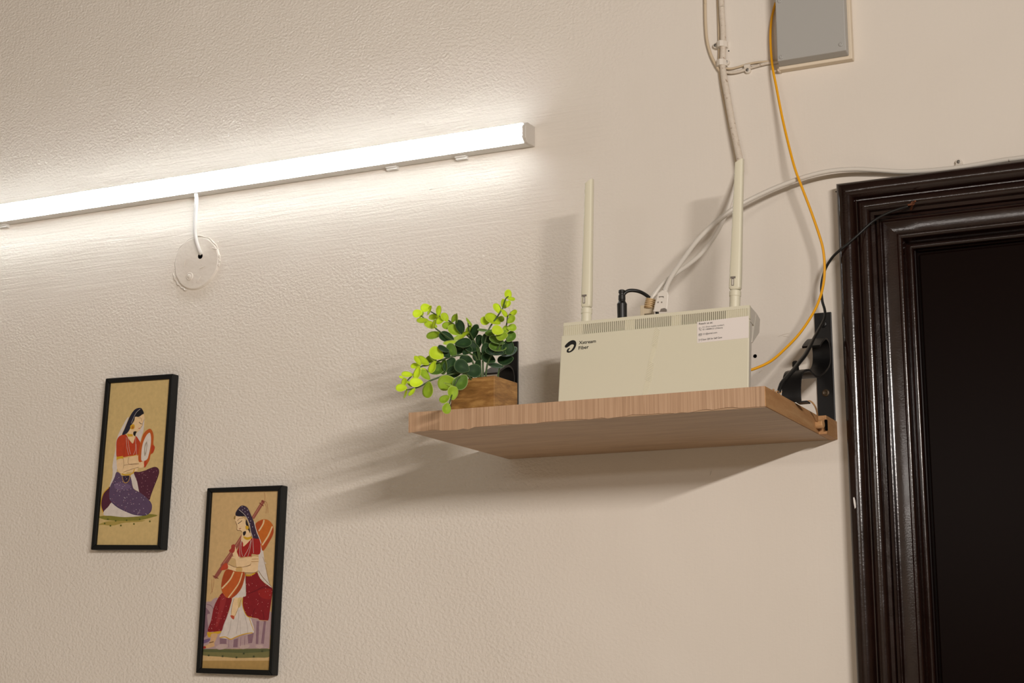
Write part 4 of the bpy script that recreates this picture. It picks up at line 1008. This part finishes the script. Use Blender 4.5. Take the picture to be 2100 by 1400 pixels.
for pts, y0, y1 in stems:
    n = len(pts); q = []
    for k, (u, v) in enumerate(pts):
        t = k / (n - 1); Y = y0 + (y1 - y0) * t - .07
        q.append(at(*PX(u, v), Y))
    q[0].z = PZ1 - .010
    o = MB().tube(q, [.0013 - .0006 * k / (n - 1) for k in range(n)], 7, 5).build('stem', M['stem'], plant, smooth=True)
    sobj.append(o)
    cr = crom([(u, v, y0 + (y1 - y0) * k / (n - 1) - .07) for k, (u, v) in enumerate(pts)], 6)
    spts.append(cr)
# leaf: centre u, v, apparent length and width, direction of the long side, tone 0 dark .. 1 lime
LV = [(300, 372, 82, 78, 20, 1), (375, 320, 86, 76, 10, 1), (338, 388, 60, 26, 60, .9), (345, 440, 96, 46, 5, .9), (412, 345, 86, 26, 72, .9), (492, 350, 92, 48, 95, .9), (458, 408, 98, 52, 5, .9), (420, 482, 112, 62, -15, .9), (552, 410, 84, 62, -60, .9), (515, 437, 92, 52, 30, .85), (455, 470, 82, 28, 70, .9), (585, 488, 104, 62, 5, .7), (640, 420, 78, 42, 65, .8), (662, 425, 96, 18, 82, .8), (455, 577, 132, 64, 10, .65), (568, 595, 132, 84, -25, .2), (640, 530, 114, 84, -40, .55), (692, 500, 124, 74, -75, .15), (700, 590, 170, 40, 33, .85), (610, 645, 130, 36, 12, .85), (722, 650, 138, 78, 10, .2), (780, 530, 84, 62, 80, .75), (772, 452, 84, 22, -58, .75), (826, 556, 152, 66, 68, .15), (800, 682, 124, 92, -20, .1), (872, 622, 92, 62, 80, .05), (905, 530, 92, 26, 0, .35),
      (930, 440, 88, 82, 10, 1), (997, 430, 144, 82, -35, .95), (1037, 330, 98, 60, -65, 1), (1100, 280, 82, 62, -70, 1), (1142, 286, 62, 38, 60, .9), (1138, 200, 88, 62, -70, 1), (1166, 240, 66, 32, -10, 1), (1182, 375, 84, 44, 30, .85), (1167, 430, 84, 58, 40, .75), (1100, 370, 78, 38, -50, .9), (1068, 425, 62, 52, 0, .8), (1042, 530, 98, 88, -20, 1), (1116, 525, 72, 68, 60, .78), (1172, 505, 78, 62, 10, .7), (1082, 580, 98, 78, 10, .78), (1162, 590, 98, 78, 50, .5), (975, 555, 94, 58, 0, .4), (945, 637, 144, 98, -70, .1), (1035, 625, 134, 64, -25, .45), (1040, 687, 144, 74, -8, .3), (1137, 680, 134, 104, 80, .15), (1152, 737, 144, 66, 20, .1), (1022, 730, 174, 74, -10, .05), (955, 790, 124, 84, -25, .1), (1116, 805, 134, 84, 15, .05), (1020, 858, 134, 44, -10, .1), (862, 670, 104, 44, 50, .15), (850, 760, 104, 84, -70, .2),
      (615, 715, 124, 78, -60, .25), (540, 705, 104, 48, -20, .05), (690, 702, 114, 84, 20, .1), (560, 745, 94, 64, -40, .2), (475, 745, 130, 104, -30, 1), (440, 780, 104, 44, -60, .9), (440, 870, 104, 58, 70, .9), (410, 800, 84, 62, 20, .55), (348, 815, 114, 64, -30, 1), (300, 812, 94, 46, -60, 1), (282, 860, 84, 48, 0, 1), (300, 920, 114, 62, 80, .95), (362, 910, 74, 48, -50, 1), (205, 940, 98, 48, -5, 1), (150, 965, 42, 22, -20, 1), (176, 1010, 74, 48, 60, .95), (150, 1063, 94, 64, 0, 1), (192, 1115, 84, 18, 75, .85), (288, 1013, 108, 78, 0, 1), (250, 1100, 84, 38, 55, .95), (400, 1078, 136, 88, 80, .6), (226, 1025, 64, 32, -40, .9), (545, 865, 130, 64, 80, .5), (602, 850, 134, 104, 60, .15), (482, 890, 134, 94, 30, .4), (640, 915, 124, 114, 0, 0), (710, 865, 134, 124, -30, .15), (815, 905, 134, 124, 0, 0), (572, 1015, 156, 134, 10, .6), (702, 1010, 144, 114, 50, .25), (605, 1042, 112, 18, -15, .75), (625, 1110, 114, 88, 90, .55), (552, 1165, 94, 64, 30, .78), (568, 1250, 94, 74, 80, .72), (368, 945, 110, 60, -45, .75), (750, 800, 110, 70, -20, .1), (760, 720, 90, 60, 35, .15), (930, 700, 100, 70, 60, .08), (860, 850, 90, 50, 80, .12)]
rnd = random.Random(21)
for u, v, L, W, ang, tone in LV:
    best = min(((cu - u) ** 2 + (cv - v) ** 2, si, cu, cv, Y) for si, cr in enumerate(spts) for cu, cv, Y in cr)
    _, si, cu, cv, Y = best
    Y += rnd.uniform(-.010, .010) - (.006 if tone > .6 else 0)
    ctr = at(*PX(u, v), Y); dist = (ctr - EYE).dot(FW)
    s = dist / F_PX / 4.517                        # metres per measured unit here
    a_ = math.radians(ang); dv = Vector((math.cos(a_), math.sin(a_)))
    if (cu - u) * dv.x + -(cv - v) * dv.y > 0: dv = -dv     # leaf grows away from the stem
    view = (ctr - EYE).normalized()
    right = view.cross(Vector((0, 0, 1))).normalized(); up = right.cross(view)
    ex = (right * dv.x + up * dv.y).normalized()
    sidev = view.cross(ex).normalized()
    ratio = min(0.97, W / (0.84 * L)); tilt = math.acos(max(.12, ratio)) * (1 if rnd.random() < .7 else -1)
    ez = (-view * math.cos(tilt) + sidev * math.sin(tilt)).normalized()
    if ez.z < -0.25: ez = (-view * math.cos(tilt) - sidev * math.sin(tilt)).normalized()
    ex = (ex + view * rnd.uniform(-.3, .3)).normalized()
    ez = (ez - ex * ez.dot(ex)).normalized(); ey = ez.cross(ex)
    Ls = L * s * 1.16
    base = ctr - ex * Ls * .5
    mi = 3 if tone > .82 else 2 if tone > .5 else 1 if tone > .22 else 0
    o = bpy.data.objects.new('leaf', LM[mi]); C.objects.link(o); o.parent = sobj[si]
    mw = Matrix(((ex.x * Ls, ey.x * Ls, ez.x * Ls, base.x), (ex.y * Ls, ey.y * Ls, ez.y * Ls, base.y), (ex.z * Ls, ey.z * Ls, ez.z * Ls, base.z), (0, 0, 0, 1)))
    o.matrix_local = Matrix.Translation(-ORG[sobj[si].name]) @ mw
